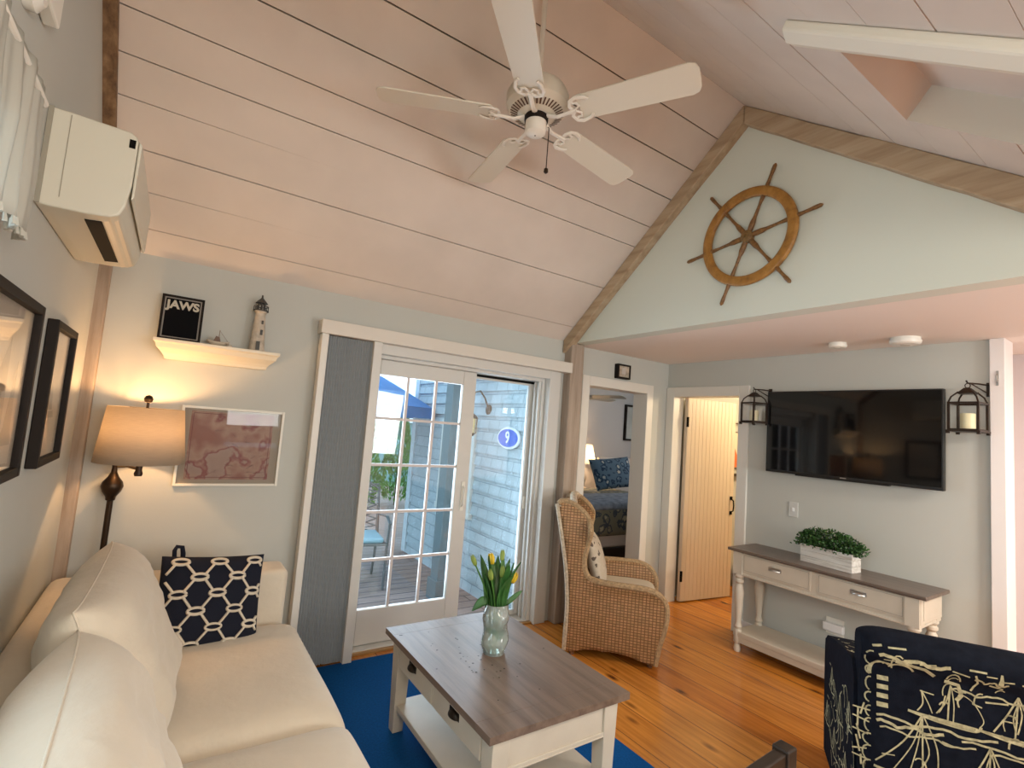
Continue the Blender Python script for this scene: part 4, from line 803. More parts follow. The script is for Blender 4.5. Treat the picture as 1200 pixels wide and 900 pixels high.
# ================================================================== SHIP WHEEL
wh = thing('ship_wheel', 'wooden ship wheel mounted on the gable wall', 'ship wheel', (X2-0.03, 1.688, 2.812))
def ax(x, y, z): return (-z, -x, y)
m = MB(); N = 56
def rimf(u, v):
    a = 2*PI*u; b = 2*PI*v; r = 0.272+0.030*math.copysign(abs(math.cos(b))**0.6, math.cos(b)); zz = 0.016*math.copysign(abs(math.sin(b))**0.6, math.sin(b)); return ax(r*math.cos(a), r*math.sin(a), zz)
m.grid(rimf, N, 16, closeu=True); m.build('rim', wheel_wood, wh, smooth=True)
for rr in (0.247, 0.297): pass
MB().lathe([(0.0, -0.02), (0.035, -0.02), (0.038, 0.012), (0.028, 0.018), (0.012, 0.019), (0.011, 0.012), (0.0, 0.012)], 24, fn=ax).build('hub', wood('hub_wood', (0.10, 0.055, 0.018, 1), (0.19, 0.11, 0.035, 1), (0.26, 0.16, 0.06, 1), 0.4, 'x', 2), wh, smooth='auto')
spw = wood('spoke_wood', (0.09, 0.04, 0.012, 1), (0.19, 0.09, 0.024, 1), (0.28, 0.15, 0.045, 1), 0.4, 'x', 2)
for k in range(6):
    a = math.radians(8+60*k); c, s = math.cos(a), math.sin(a)
    def sf(x, y, z): return ax(z*c-x*s, z*s+x*c, y)
    MB().lathe([(0.012, 0.02), (0.016, 0.05), (0.016, 0.09), (0.010, 0.12), (0.0085, 0.19), (0.012, 0.235), (0.012, 0.31), (0.010, 0.33), (0.0095, 0.36), (0.012, 0.395), (0.011, 0.42), (0.004, 0.43)], 12, fn=sf).build('spoke', spw, wh, smooth='auto')

# ================================================================== SMOKE DETECTORS
def detector(x, y, r, h, label):
    t = thing('smoke_detector', label, 'smoke detector', (x, y, SOF), group=None)
    MB().lathe([(r*0.8, -h), (r*0.95, -h*0.8), (r, -h*0.45), (r, -h*0.40), (r*0.93, -h*0.36), (r*0.93, 0)], 28).build('cover', white_plastic, t, smooth='auto')
    MB().lathe([(r*0.3, -h-0.003), (r*0.32, -h+0.002)], 16).build('test_button', mat('detector_button', (0.6, 0.58, 0.5, 1), 0.4), t)
    MB().lathe([(r*0.975, -h*0.62), (r*0.985, -h*0.50)], 28, cap=False).build('vent_band', mat('vent_shadow', (0.25, 0.2, 0.15, 1), 0.6), t)
detector(3.80, 1.63, 0.058, 0.035, 'smaller round white detector on the low ceiling, nearer the corner')
detector(3.83, 1.245, 0.085, 0.045, 'larger round white smoke detector on the low ceiling above the television')

# ================================================================== TELEVISION
tv = thing('television', 'large black flat television mounted on the right wall', 'television', (X3, 1.685, 1.69))
MB().box(-0.07, -0.028, -0.572, 0.572, -0.325, 0.325).build('body', mat('tv_black', (0.006, 0.006, 0.006, 1), 0.35), tv, bevel=0.004)
MB().box(-0.0715, -0.0701, -0.562, 0.562, -0.305, 0.315).build('screen', mat('tv_screen', (0.003, 0.003, 0.0035, 1), 0.05, spec=0.5), tv)
MB().box(-0.028, 0.0, -0.25, 0.25, -0.2, 0.2).build('wall_mount', black, tv)
MB().box(-0.073, -0.0711, -0.02, 0.02, -0.317, -0.311).build('maker_badge', steel, tv)
MB().box(-0.066, -0.03, -0.28, 0.34, -0.334, -0.324).build('speaker_bar', MATS['tv_black'], tv, bevel=0.002)

# ================================================================== LANTERNS
def lantern(y, z, rz, s, hang, lab1, lab2):
    br = thing('wall_bracket', lab2, 'bracket', (X3, y-0.075 if hang else y, 0)); zt = z+0.30*s
    t = thing('candle_lantern', lab1, 'lantern', (X3-0.115, y, z), rz, 'black candle lanterns beside the television')
    a = 0.066*s; h = 0.165*s; m = MB()
    for sx in (1, -1):
        for sy in (1, -1): m.box(sx*a-0.006, sx*a+0.006, sy*a-0.006, sy*a+0.006, 0, h)
    for zz in (0.0, h-0.012): 
        m.box(-a, a, -a-0.006, -a+0.006, zz, zz+0.012); m.box(-a, a, a-0.006, a+0.006, zz, zz+0.012); m.box(-a-0.006, -a+0.006, -a, a, zz, zz+0.012); m.box(a-0.006, a+0.006, -a, a, zz, zz+0.012)
    m.box(-a-0.012, a+0.012, -a-0.012, a+0.012, -0.006, 0.003)
    for sx in (1, -1):
        for sy in (1, -1): m.cbox((sx*(a+0.003), sy*(a+0.003), -0.012), (0.016, 0.016, 0.014))
        
    m.build('cage', dark_metal, t)
    m = MB(); n = 8
    for sx in (1, -1):
        for sy in (1, -1): m.tube([(sx*a, sy*a, h), (sx*a*0.86, sy*a*0.86, h+0.030*s), (sx*a*0.55, sy*a*0.55, h+0.055*s), (sx*a*0.5, sy*a*0.5, h+0.06*s)], 0.005, 6)
    m.add([(-a*.62, -a*.62, h+0.05*s), (a*.62, -a*.62, h+0.05*s), (a*.62, a*.62, h+0.05*s), (-a*.62, a*.62, h+0.05*s), (-a*.2, -a*.2, h+0.085*s), (a*.2, -a*.2, h+0.085*s), (a*.2, a*.2, h+0.085*s), (-a*.2, a*.2, h+0.085*s)], [(3, 2, 1, 0), (0, 1, 5, 4), (1, 2, 6, 5), (2, 3, 7, 6), (3, 0, 4, 7), (4, 5, 6, 7)])
    m.build('roof', dark_metal, t)
    m = MB(); m.tube([(0, 0.013*math.sin(q), h+0.098*s+0.014*math.cos(q)) for q in [i*2*PI/14 for i in range(14)]], 0.003, 6, closed=True); m.build('ring', dark_metal, t)
    m = MB()
    for q in (1, -1):
        m.add([(-a, q*a, 0.012), (a, q*a, 0.012), (a, q*a, h-0.012), (-a, q*a, h-0.012)], [(0, 1, 2, 3)]); m.add([(q*a, -a, 0.012), (q*a, a, 0.012), (q*a, a, h-0.012), (q*a, -a, h-0.012)], [(0, 1, 2, 3)])
    m.build('glass_panes', picture_glass, t)
    MB().lathe([(0.034*s, 0.004), (0.034*s, 0.10*s), (0.030*s, 0.102*s), (0.004, 0.097*s)], 20).build('candle', mat('candle_wax', (0.72, 0.66, 0.42, 1), 0.5), t, smooth='auto')
    zt = z+h+0.113*s
    m = MB(); yy = -0.0; by = 0.075 if hang else 0.0
    m.box(-0.012, 0.0, -0.014, 0.014, zt-0.075, zt+0.012); m.build('plate', dark_metal, br, bevel=0.003)
    m = MB(); m.tube([(-0.008, 0, zt-0.005), (-0.06, by*0.5, zt), (-0.115, by, zt+0.0), (-0.125, by*1.06, zt+0.015)], 0.005, 8); m.tube([(-0.008, 0, zt-0.06), (-0.05, by*0.45, zt-0.03), (-0.095, by*0.85, zt-0.002)], 0.004, 8); m.build('arm', dark_metal, br, smooth='auto')
lantern(2.345, 1.755, math.radians(74), 1.0, True, 'black candle lantern left of the television by the bathroom door', 'black curved bracket holding the left lantern')
lantern(0.985, 1.745, math.radians(-4), 1.06, True, 'black candle lantern right of the television by the white trim', 'black curved bracket holding the right lantern')

# ================================================================== CONSOLE TABLE
ct = thing('console_table', 'cream console table with dark wood top under the television', 'console table', (0, 0, 0))
CX0, CX1, CY0, CY1 = 3.70, 4.095, 1.095, 2.345
m = MB(); m.box(CX0, CX1, CY0, CY1, 0.742, 0.765); m.build('tabletop', console_wood, ct, bevel=0.006, bseg=3)
m = MB(); m.box(CX0+0.035, CX1-0.015, CY0+0.045, CY1-0.045, 0.575, 0.742); m.box(CX0+0.028, CX1-0.01, CY0+0.04, CY1-0.04, 0.568, 0.585); m.build('apron', cream_paint, ct, bevel=0.003)
m = MB(); m.box(CX0+0.035, CX1-0.012, CY0+0.036, CY0+0.0455, 0.59, 0.74); m.box(CX0+0.075, CX1-0.06, CY0+0.032, CY0+0.036, 0.61, 0.725); m.build('side_panel', cream_paint, ct, bevel=0.002)
ym = (CY0+CY1)/2
for (a, b) in ((ym+0.02, CY1-0.11), (CY0+0.11, ym-0.02)):
    m = MB(); x = CX0+0.034; m.box(x-0.004, x+0.012, a, b, 0.60, 0.735); d = m.build('drawer', cream_paint, ct, bevel=0.003)
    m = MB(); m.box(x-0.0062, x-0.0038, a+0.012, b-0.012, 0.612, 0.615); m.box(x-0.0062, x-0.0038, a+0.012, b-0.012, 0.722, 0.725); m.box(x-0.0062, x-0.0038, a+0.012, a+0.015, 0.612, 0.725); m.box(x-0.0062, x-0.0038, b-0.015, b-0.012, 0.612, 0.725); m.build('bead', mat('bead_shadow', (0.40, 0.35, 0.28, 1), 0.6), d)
    yc = (a+b)/2; m = MB()
    def cup(u, v):
        q = PI*u; w = PI/2*v; return (x-0.004-0.024*math.sin(q)*math.cos(w)-0.0, yc-0.042*math.cos(q)*1.0, 0.668+0.022*math.sin(q)*math.sin(w)+0.0)
    m.grid(cup, 14, 6); m.box(x-0.006, x-0.0035, yc-0.046, yc+0.046, 0.664, 0.692); m.build('cup_pull', steel, d, smooth='auto')
lp = [(0.022, 0.0), (0.026, 0.02), (0.022, 0.045), (0.018, 0.055), (0.028, 0.07), (0.028, 0.155), (0.022, 0.165), (0.030, 0.185), (0.022, 0.205), (0.019, 0.22), (0.026, 0.30), (0.034, 0.40), (0.036, 0.44), (0.030, 0.48), (0.021, 0.50), (0.033, 0.515), (0.033, 0.53), (0.024, 0.54), (0.036, 0.555), (0.036, 0.575)]
for px in (CX0+0.055, CX1-0.055):
    for py in (CY0+0.075, CY1-0.075):
        m = MB(); m.lathe(lp, 20, (px, py, 0)); m.box(px-0.036, px+0.036, py-0.036, py+0.036, 0.575, 0.742); m.build('leg', cream_paint, ct, smooth='auto')
m = MB(); m.box(CX0+0.03, CX1-0.03, CY0+0.05, CY1-0.05, 0.115, 0.150); m.box(CX0+0.035, CX0+0.055, CY0+0.06, CY1-0.06, 0.07, 0.115); m.box(CX1-0.055, CX1-0.035, CY0+0.06, CY1-0.06, 0.07, 0.115); m.build('lower_shelf', cream_paint, ct, bevel=0.004)

# planter with greenery
pt = thing('planter_box', 'whitewashed wooden planter box of green foliage on the console table', 'planter', (3.905, 1.70, 0.7655), math.radians(-4))
m = MB(); A, Bb = 0.058, 0.172
for z in (0.0, 0.041, 0.082): m.box(-A, -A+0.012, -Bb, Bb, z, z+0.0395); m.box(A-0.012, A, -Bb, Bb, z, z+0.0395); m.box(-A+0.012, A-0.012, -Bb, -Bb+0.012, z, z+0.0395); m.box(-A+0.012, A-0.012, Bb-0.012, Bb, z, z+0.0395)
m.build('box_boards', white_wash, pt, bevel=0.0015); MB().box(-A+0.012, A-0.012, -Bb+0.012, Bb-0.012, 0, 0.11).build('soil', mat('soil', (0.03, 0.02, 0.012, 1), 0.9), pt)
m = MB(); rn = random.Random(11)
for i in range(2600):
    y = rn.uniform(-Bb-0.03, Bb+0.03); x = rn.gauss(0, 0.038); hz = 0.115+0.115*max(0, 1-(y/(Bb+0.055))**4)*max(0, 1-(x/0.13)**2); z = rn.uniform(0.105, hz+0.02*rn.random())
    p = Vector((x, y, z)); d = Vector((rn.gauss(0, .7)+x*8, rn.gauss(0, .7)+y*2, rn.uniform(0.1, 1.2))).normalized(); s = d.orthogonal().normalized(); s = Matrix.Rotation(rn.random()*6.3, 3, d) @ s; L = rn.uniform(0.014, 0.026)
    m.add([p, p+s*L*0.32+d*L*0.5, p+d*L, p-s*L*0.32+d*L*0.5], [(0, 1, 2, 3)])
m.build('foliage', mat('boxwood_leaf', (0.028, 0.085, 0.016, 1), 0.5, var=0.6, vscale=40), pt, fix=False)
m = MB()
for i in range(30):
    y = rn.uniform(-Bb+0.02, Bb-0.02); m.tube([(rn.uniform(-.03, .03), y, 0.10), (rn.uniform(-.05, .05), y+rn.uniform(-.03, .03), 0.18)], 0.0015, 4)
m.build('stems', mat('stem_green', (0.05, 0.10, 0.02, 1), 0.6), pt)

# outlet with white plug box, switch plate
so = thing('outlet_adapter', 'white plug adapter box on the wall under the console table', 'outlet', (X3, 1.748, 0.306))
MB().box(-0.005, 0, -0.06, 0.06, -0.055, 0.06).build('plate', white_plastic, so, bevel=0.002); MB().box(-0.045, -0.005, -0.068, 0.068, -0.03, 0.028).build('adapter', MATS['sign_white'], so, bevel=0.008)
sw = thing('switch_plate', 'white light switch plate above the console table', 'light switch', (X3, 2.06, 1.087))
MB().box(-0.006, 0, -0.035, 0.035, -0.057, 0.057).build('plate', wall_paint if False else mat('switch_white', (0.60, 0.60, 0.57, 1), 0.4), sw, bevel=0.002); MB().box(-0.012, -0.006, -0.008, 0.008, -0.014, 0.014).build('toggle', MATS['sign_white'], sw, bevel=0.002)

# ================================================================== COFFEE TABLE
cf_ = thing('coffee_table', 'cream coffee table with brown plank top on the blue rug', 'coffee table', (0, 0, 0.012))
TX0, TX1, TY0, TY1, TZ = 1.025, 1.715, 1.505, 2.525, 0.478
m = MB(); m.box(TX0, TX1, TY0+0.10, TY1-0.10, TZ-0.028, TZ); m.box(TX0, TX1, TY0, TY0+0.099, TZ-0.028, TZ); m.box(TX0, TX1, TY1-0.099, TY1, TZ-0.028, TZ)
rn = random.Random(6)
for i in range(46):
    x, y = rn.gauss(1.30, 0.16), rn.gauss(2.05, 0.2); r = rn.uniform(0.002, 0.006)
    if TX0+0.03 < x < TX1-0.03 and TY0+0.11 < y < TY1-0.11: m.lathe([(r, TZ+0.0001), (r*0.8, TZ+0.0005)], 7, (x, y, 0), mi=1)
m.build('tabletop', [table_wood, mat('worm_marks', (0.03, 0.018, 0.012, 1), 0.6)], cf_, bevel=0.004)
LW = 0.075
for px in (TX0+0.035, TX1-0.035-LW):
    for py in (TY0+0.03, TY1-0.03-LW):
        m = MB(); ins = 0.010
        sxn = 1 if px < 1.4 else -1; syn = 1 if py < 2 else -1
        vs = [(px, py, TZ-0.0285), (px+LW, py, TZ-0.0285), (px+LW, py+LW, TZ-0.0285), (px, py+LW, TZ-0.0285)]
        cx_, cy_ = px+LW/2, py+LW/2; bt = [(cx_+(v[0]-cx_)*0.72, cy_+(v[1]-cy_)*0.72, 0.0) for v in vs]
        m.add(vs+bt, [(0, 1, 2, 3), (7, 6, 5, 4)]+[(i, i+4, (i+1) % 4+4, (i+1) % 4) for i in range(4)]); m.build('leg', cream_paint, cf_, bevel=0.003)
m = MB(); m.box(TX0+0.045, TX1-0.045, TY0+0.042, TY1-0.042, TZ-0.16, TZ-0.0285); m.build('apron', cream_paint, cf_, bevel=0.003)
m = MB(); m.box(TX0+0.04, TX1-0.04, TY0+0.036, TY0+0.042, TZ-0.165, TZ-0.15); m.box(TX0+0.05, TX1-0.05, TY0+0.034, TY0+0.042, TZ-0.170, TZ-0.163); m.build('bottom_rail', cream_paint, cf_, bevel=0.003)
yc0 = (TY0+TY1)/2
for (a, b) in ((yc0+0.025, TY1-0.115), (TY0+0.115, yc0-0.025)):
    x = TX0+0.040; d = MB().box(x-0.003, x+0.008, a, b, TZ-0.152, TZ-0.036).build('drawer', cream_paint, cf_, bevel=0.003)
    yc = (a+b)/2+0.02; zc = TZ-0.095; m = MB()
    def cup2(u, v): q = PI*u; w = PI/2*v; return (x-0.003-0.022*math.sin(q)*math.cos(w), yc-0.038*math.cos(q), zc+0.026*math.sin(q)*math.sin(w))
    m.grid(cup2, 14, 6); m.box(x-0.005, x-0.0028, yc-0.040, yc+0.040, zc-0.004, zc+0.026); m.build('cup_pull', mat('dark_pull', (0.03, 0.022, 0.016, 1), 0.4, metal=0.7), d, smooth='auto')
m = MB()
m.box(TX0+0.055, TX1-0.055, TY0+0.05, TY1-0.05, 0.105, 0.132); m.build('lower_shelf', cream_paint, cf_, bevel=0.003)

# vase + tulips
VX, VY, VZ = 1.385, 2.06, 0.4905
va = thing('vase', 'clear bubbled glass vase of tulips on the coffee table', 'vase', (VX, VY, VZ))
def vase_mat():
    m = bpy.data.materials.new('vase_glass'); m.use_nodes = True; n = m.node_tree.nodes; l = m.node_tree.links; n.remove(n['Principled BSDF'])
    tr = n.new('ShaderNodeBsdfTransparent'); tr.inputs[0].default_value = (0.80, 0.86, 0.83, 1); gl = n.new('ShaderNodeBsdfGlossy'); gl.inputs['Roughness'].default_value = 0.08
    df = n.new('ShaderNodeBsdfDiffuse'); df.inputs[0].default_value = (0.58, 0.63, 0.59, 1); tc = n.new('ShaderNodeTexCoord'); nz = n.new('ShaderNodeTexNoise'); nz.inputs['Scale'].default_value = 24; l.new(tc.outputs['Object'], nz.inputs['Vector'])
    bp = n.new('ShaderNodeBump'); bp.inputs['Strength'].default_value = 0.6; bp.inputs['Distance'].default_value = 0.01; l.new(nz.outputs['Fac'], bp.inputs['Height']); l.new(bp.outputs[0], gl.inputs['Normal'])
    fr = n.new('ShaderNodeFresnel'); fr.inputs[0].default_value = 1.6; l.new(bp.outputs[0], fr.inputs['Normal'])
    m1 = n.new('ShaderNodeMixShader'); m1.inputs[0].default_value = 0.36; l.new(tr.outputs[0], m1.inputs[1]); l.new(df.outputs[0], m1.inputs[2])
    m2 = n.new('ShaderNodeMixShader'); l.new(fr.outputs[0], m2.inputs[0]); l.new(m1.outputs[0], m2.inputs[1]); l.new(gl.outputs[0], m2.inputs[2]); l.new(m2.outputs[0], n['Material Output'].inputs[0]); return m
vm = vase_mat()
def vf(u, v):
    a = 2*PI*u; z = 0.225*v; r = 0.062-0.006*math.cos(4*PI*v)+0.006*math.sin(2*a+v*6)*math.sin(PI*v)+0.004*math.sin(3*a-v*9)
    if v < 0.06: r *= 0.86+2.3*v
    return (r*0.92*math.cos(a), r*0.92*math.sin(a), z)
MB().grid(vf, 36, 26, closeu=True).build('vessel', vm, va, smooth=True)
MB().lathe([(0.052, 0.0), (0.054, 0.008)], 30).build('base_disc', vm, va, smooth='auto')
MB().lathe([(0.046, 0.012), (0.052, 0.05), (0.052, 0.12), (0.05, 0.122)], 24).build('water', glass_mat('vase_water', (0.86, 0.93, 0.90, 1), 0.05), va, smooth='auto')
stem_m = mat('tulip_stem', (0.07, 0.19, 0.03, 1), 0.5); tleaf = mat('tulip_leaf', (0.035, 0.12, 0.025, 1), 0.45, var=0.3, vscale=20)
tul_y = mat('tulip_yellow', (0.62, 0.44, 0.02, 1), 0.5); tul_g = mat('tulip_green', (0.25, 0.33, 0.06, 1), 0.5)
def tulip(dx, dy, h, lean, label, closed, nl, seed):
    rn = random.Random(seed); t = thing('tulip', label, 'flower', (VX, VY, VZ+0.012), group='yellow tulips in the glass vase')
    b0 = Vector((dx*0.15, dy*0.15, 0)); mid = Vector((dx*0.30, dy*0.30, 0.21)); h -= 0.045; top = Vector((dx, dy, h))
    path = [b0, b0.lerp(mid, 0.5), mid, mid.lerp(top, 0.55)+Vector((0, 0, 0.008)), top]; MB().tube(path, 0.004, 7).build('stem', stem_m, t, smooth='auto')
    d = (top-mid).normalized(); s1 = d.orthogonal().normalized(); s2 = d.cross(s1); hh = 0.052; rr = 0.0135 if not closed else 0.0085
    fn = lambda x, y, z: top+s1*x+s2*y+d*z
    m = MB()
    for k in range(6):
        a0 = k*PI/3; off = 0.0 if k % 2 else 0.0025
        def pet(u, v):
            an = a0+(u-0.5)*1.35*(1-v**3*0.9); r = (rr+off)*(0.35+0.75*math.sin(PI*(0.15+0.72*v))); return fn(r*math.cos(an), r*math.sin(an), hh*v)
        m.grid(pet, 4, 8)
    m.build('bloom', tul_g if closed else tul_y, t, smooth=True, solid=0.001)
    for k in range(nl+1):
        an = math.atan2(dy, dx)+rn.uniform(-1.2, 1.2); L = rn.uniform(0.17, 0.27); base = mid-Vector((0, 0, 0.03)); o = Vector((math.cos(an), math.sin(an), 0)); sd = Vector((-math.sin(an), math.cos(an), 0)); sp = rn.uniform(0.15, 0.5)
        def lf(u, v): 
            w = 0.027*math.sin(PI*(0.08+0.92*v))**0.7*(1-v*0.25); return base+o*(sp*L*v*v*0.9+0.010+abs(u-0.5)*0.012)+Vector((0, 0, L*v*(1-0.22*sp*v)))+sd*(u-0.5)*2*w
        MB().grid(lf, 4, 10).build('leaf', tleaf, t, smooth=True, solid=0.001)
tulip(-0.095, 0.07, 0.425, 0, 'pale budded tulip leaning far left in the vase', True, 2, 1)
tulip(-0.02, 0.045, 0.43, 0, 'tallest yellow tulip at the centre back of the vase', False, 2, 2)
tulip(0.05, -0.035, 0.36, 0, 'yellow tulip at the right front of the vase', False, 2, 3)
tulip(-0.05, -0.01, 0.375, 0, 'short green budded tulip left of centre in the vase', True, 1, 4)
tulip(0.01, -0.005, 0.38, 0, 'half open tulip in the middle of the vase', True, 2, 5)
tulip(0.045, 0.055, 0.44, 0, 'green bud tulip with upright leaf right of the tallest bloom', True, 2, 6)
lfm = MB(); 
def lowleaf(u, v):
    w = 0.022*math.sin(PI*(0.06+0.94*v))**0.7; o = Vector((-0.86, 0.5, 0)); sd = Vector((0.15, 0.2, 0.95)); return Vector((VX, VY, VZ+0.228))+o*(0.045+0.075*v)+Vector((0, 0, 0.03*v-0.075*v*v))+sd*(u-0.5)*2*w*1.15
lfm.grid(lowleaf, 4, 10)
def sideleaf(u, v):
    w = 0.018*math.sin(PI*(0.06+0.94*v))**0.7; o = Vector((0.9, -0.3, 0)); sd = Vector((0.2, 0.1, 0.9)).normalized(); return Vector((VX, VY, VZ+0.212))+o*(0.03+0.10*v)+Vector((0, 0, 0.07*v))+sd*(u-0.5)*2*w
lfm.grid(sideleaf, 4, 10)
tag(lfm.build('tulip_leaves', tleaf, smooth=True, solid=0.001), 'two drooping tulip leaves hanging over the vase rim', 'leaf')

# ================================================================== WICKER CHAIR
wcx = thing('wicker_chair', 'brown wicker wing chair with its side to the room', 'chair', (2.91, 2.775, 0.0), math.atan2(-0.70, 0.715))
def outline_panel(pts, cuts_u, cuts_v, deform, name, mat_, parent, thick):
    bm = bmesh.new(); vs = [bm.verts.new((u, v, 0)) for u, v in pts]; bm.faces.new(vs)
    for c in cuts_u: bmesh.ops.bisect_plane(bm, geom=bm.verts[:]+bm.edges[:]+bm.faces[:], plane_co=(c, 0, 0), plane_no=(1, 0, 0))
    for c in cuts_v: bmesh.ops.bisect_plane(bm, geom=bm.verts[:]+bm.edges[:]+bm.faces[:], plane_co=(0, c, 0), plane_no=(0, 1, 0))
    bmesh.ops.triangulate(bm, faces=[f for f in bm.faces if len(f.verts) > 4])
    for v in bm.verts: v.co = Vector(deform(v.co.x, v.co.y))
    me = bpy.data.meshes.new(name); bm.to_mesh(me); bm.free(); me.materials.append(mat_)
    for p in me.polygons: p.use_smooth = True
    o = bpy.data.objects.new(name, me); C.objects.link(o); o.parent = parent
    md = o.modifiers.new('solid', 'SOLIDIFY'); md.thickness = thick; md.offset = 0
    return o
def smooth_pts(P, n=4):
    out = []; k = len(P)
    for i in range(k-1):
        p0, p1, p2, p3 = P[max(0, i-1)], P[i], P[i+1], P[min(k-1, i+2)]
        for j in range(n):
            t = j/n; out.append(tuple(0.5*((2*p1[q])+(-p0[q]+p2[q])*t+(2*p0[q]-5*p1[q]+4*p2[q]-p3[q])*t*t+(-p0[q]+3*p1[q]-3*p2[q]+p3[q])*t**3) for q in range(len(p1))))
    out.append(P[-1]); return out
bk_line = smooth_pts([(-0.31, 0.03), (-0.305, 0.30), (-0.325, 0.55), (-0.37, 0.80), (-0.425, 1.03)])
tp_line = smooth_pts([(-0.425, 1.03), (-0.40, 1.055), (-0.30, 1.03), (-0.215, 0.96), (-0.185, 0.88), (-0.205, 0.76), (-0.22, 0.66), (-0.20, 0.57), (-0.13, 0.535), (0.10, 0.535), (0.22, 0.53), (0.30, 0.50), (0.345, 0.44), (0.355, 0.36), (0.34, 0.26), (0.315, 0.16), (0.295, 0.03)])
bt_line = smooth_pts([(0.295, 0.03), (0.24, 0.035), (0.10, 0.065), (-0.05, 0.07), (-0.18, 0.055), (-0.27, 0.03), (-0.31, 0.03)], 3)
side_pts = bk_line[:-1]+tp_line[:-1]+bt_line[:-1]
def sdef(s):
    def f(u, v):
        fl_ = 0.315+0.03*max(0, min(1, (u+0.2)/0.5))
        if u > -0.2 and v > 0.42: fl_ += 0.04*((v-0.42)/0.115)**2*max(0, min(1, (u+0.2)/0.15))
        if v > 0.65: fl_ += 0.02*math.sin(min(1, (v-0.65)/0.4)*PI)-0.035*((v-0.65)/0.4)**2
        if v < 0.3: fl_ -= 0.02*(0.3-v)/0.3
        return (u, s*fl_, v)
    return f
cu = [-0.4+0.035*i for i in range(22)]; cv = [0.05+0.045*i for i in range(23)]
for s in (-1, 1):
    pn = outline_panel(side_pts, cu, cv, sdef(s), 'side_panel', wicker_side, wcx, 0.03)
    f = sdef(s); m = MB(); m.tube([f(u, v) for u, v in tp_line], 0.021, 8); m.build('rim', wicker_side if False else mat('wicker_edge', (0.40, 0.27, 0.14, 1), 0.65, var=0.3, vscale=70, bump=0.9, bscale=110), pn, smooth='auto')
    m = MB(); m.tube([f(u-0.012, v) for u, v in bk_line], 0.017, 8); m.build('back_piping', wicker_rim, pn, smooth='auto')
def bdef(u, v):
    i = 0
    for k in range(len(bk_line)-1):
        if bk_line[k][1] <= v <= bk_line[k+1][1]: i = k
    a, b = bk_line[i], bk_line[min(i+1, len(bk_line)-1)]; t = (v-a[1])/max(1e-6, b[1]-a[1]); x = a[0]+(b[0]-a[0])*min(1, t)
    w = abs(sdef(1)(x, v)[1]); return (x-0.03*(1-(u/0.33)**2), u*w/0.33, v)
bp_pts = [(-0.33, 0.03), (0.33, 0.03), (0.33, 1.0)]+smooth_pts([(0.33, 1.0), (0.25, 1.05), (0.0, 1.075), (-0.25, 1.05), (-0.33, 1.0)])[1:-1]+[(-0.33, 1.0)]
outline_panel(bp_pts, [-0.3+0.05*i for i in range(13)], cv, bdef, 'back_panel', wicker_back, wcx, 0.03)
m = MB(); m.tube([bdef(u, v) for u, v in smooth_pts([(0.33, 1.0), (0.25, 1.05), (0.0, 1.075), (-0.25, 1.05), (-0.33, 1.0)])], 0.026, 10); m.build('top_rail', wicker_rim, wcx, smooth='auto')
m = MB(); m.box(-0.29, 0.30, -0.30, 0.30, 0.29, 0.33); m.build('seat_deck', wicker_side, wcx, bevel=0.01)
m = MB(); m.grid(lambda u, v: (0.305+0.03*math.sin(PI*u), -0.31+0.62*u, 0.12+0.05*math.sin(PI*u)*(1-v)*0+0.25*v), 16, 6); m.build('front_apron', wicker_back, wcx, solid=0.025, smooth=True)
m = cushion_box(-0.27, 0.33, -0.30, 0.30, 0.325, 0.43, 0.02, 3); weld(m.build('seat_cushion', mat('chair_cushion', (0.60, 0.52, 0.40, 1), 0.9), wcx, smooth=True))
for sx, sy in ((-0.27, -0.28), (-0.27, 0.28), (0.265, -0.29), (0.265, 0.29)):
    m = MB(); m.lathe([(0.017, 0.0), (0.022, 0.34)], 12, (sx, sy, 0)); m.build('leg', mat('wicker_leg', (0.16, 0.07, 0.03, 1), 0.5), wcx, smooth='auto')
PF3 = pillow_fn(0.42, 0.40, 0.14); M6 = orient((-0.145, 0.0, 0.61), (0, 1, 0), (-0.32, 0, 1)); m = MB(); pillow_mesh(m, PF3, M6, 18)
cq = quilt_mat('cushion_print', (0.55, 0.47, 0.36, 1), (0.52, 0.44, 0.33, 1), (0.12, 0.09, 0.07, 1), 16)
o = weld(m.build('chair_pillow', cq, smooth=True)); o.location = wcx.location; o.rotation_euler = wcx.rotation_euler
tag(o, 'cream patterned pillow inside the wicker chair', 'pillow')

# ================================================================== NAVY SAILBOAT ARMCHAIR
F = math.atan2(0.53, 0.84)
nc = thing('armchair', 'navy armchair with cream sailboat line print seen from behind', 'armchair', (2.492, 0.538, 0), F)
# back : outer face at local x=0, width 0.80, leaning slightly
def bface(u, v, off=0.0):      # u in [-0.40,0.40] (positive = left), v height: rolled top
    zt = 0.84; x = 0.0
    if v > zt-0.07:
        t = min(1.0, (v-(zt-0.07))/0.11); x = 0.02-0.075*math.sin(t*PI)*0.9; z = zt-0.07+0.115*math.sin(t*PI/2); x += 0.05*max(0, t-0.5)
        if t > 0.5: x += 0.06*(t-0.5)
        else: x -= 0.02*0
    else: z = v; x = 0.02*(v-0.1)/0.67
    ed = (abs(u)/0.40)**8; x += 0.035*ed
    return Vector((x-off, u, z))
prof = [(0.0, 0.10), (0.005, 0.35), (0.012, 0.60), (0.012, 0.74), (0.0, 0.775), (-0.018, 0.80), (-0.022, 0.83), (-0.008, 0.858), (0.03, 0.878), (0.09, 0.885), (0.14, 0.87), (0.165, 0.83), (0.16, 0.70), (0.15, 0.35), (0.15, 0.10)]
HWd = 0.395
m = MB(); prof_s = smooth_pts(prof, 3)
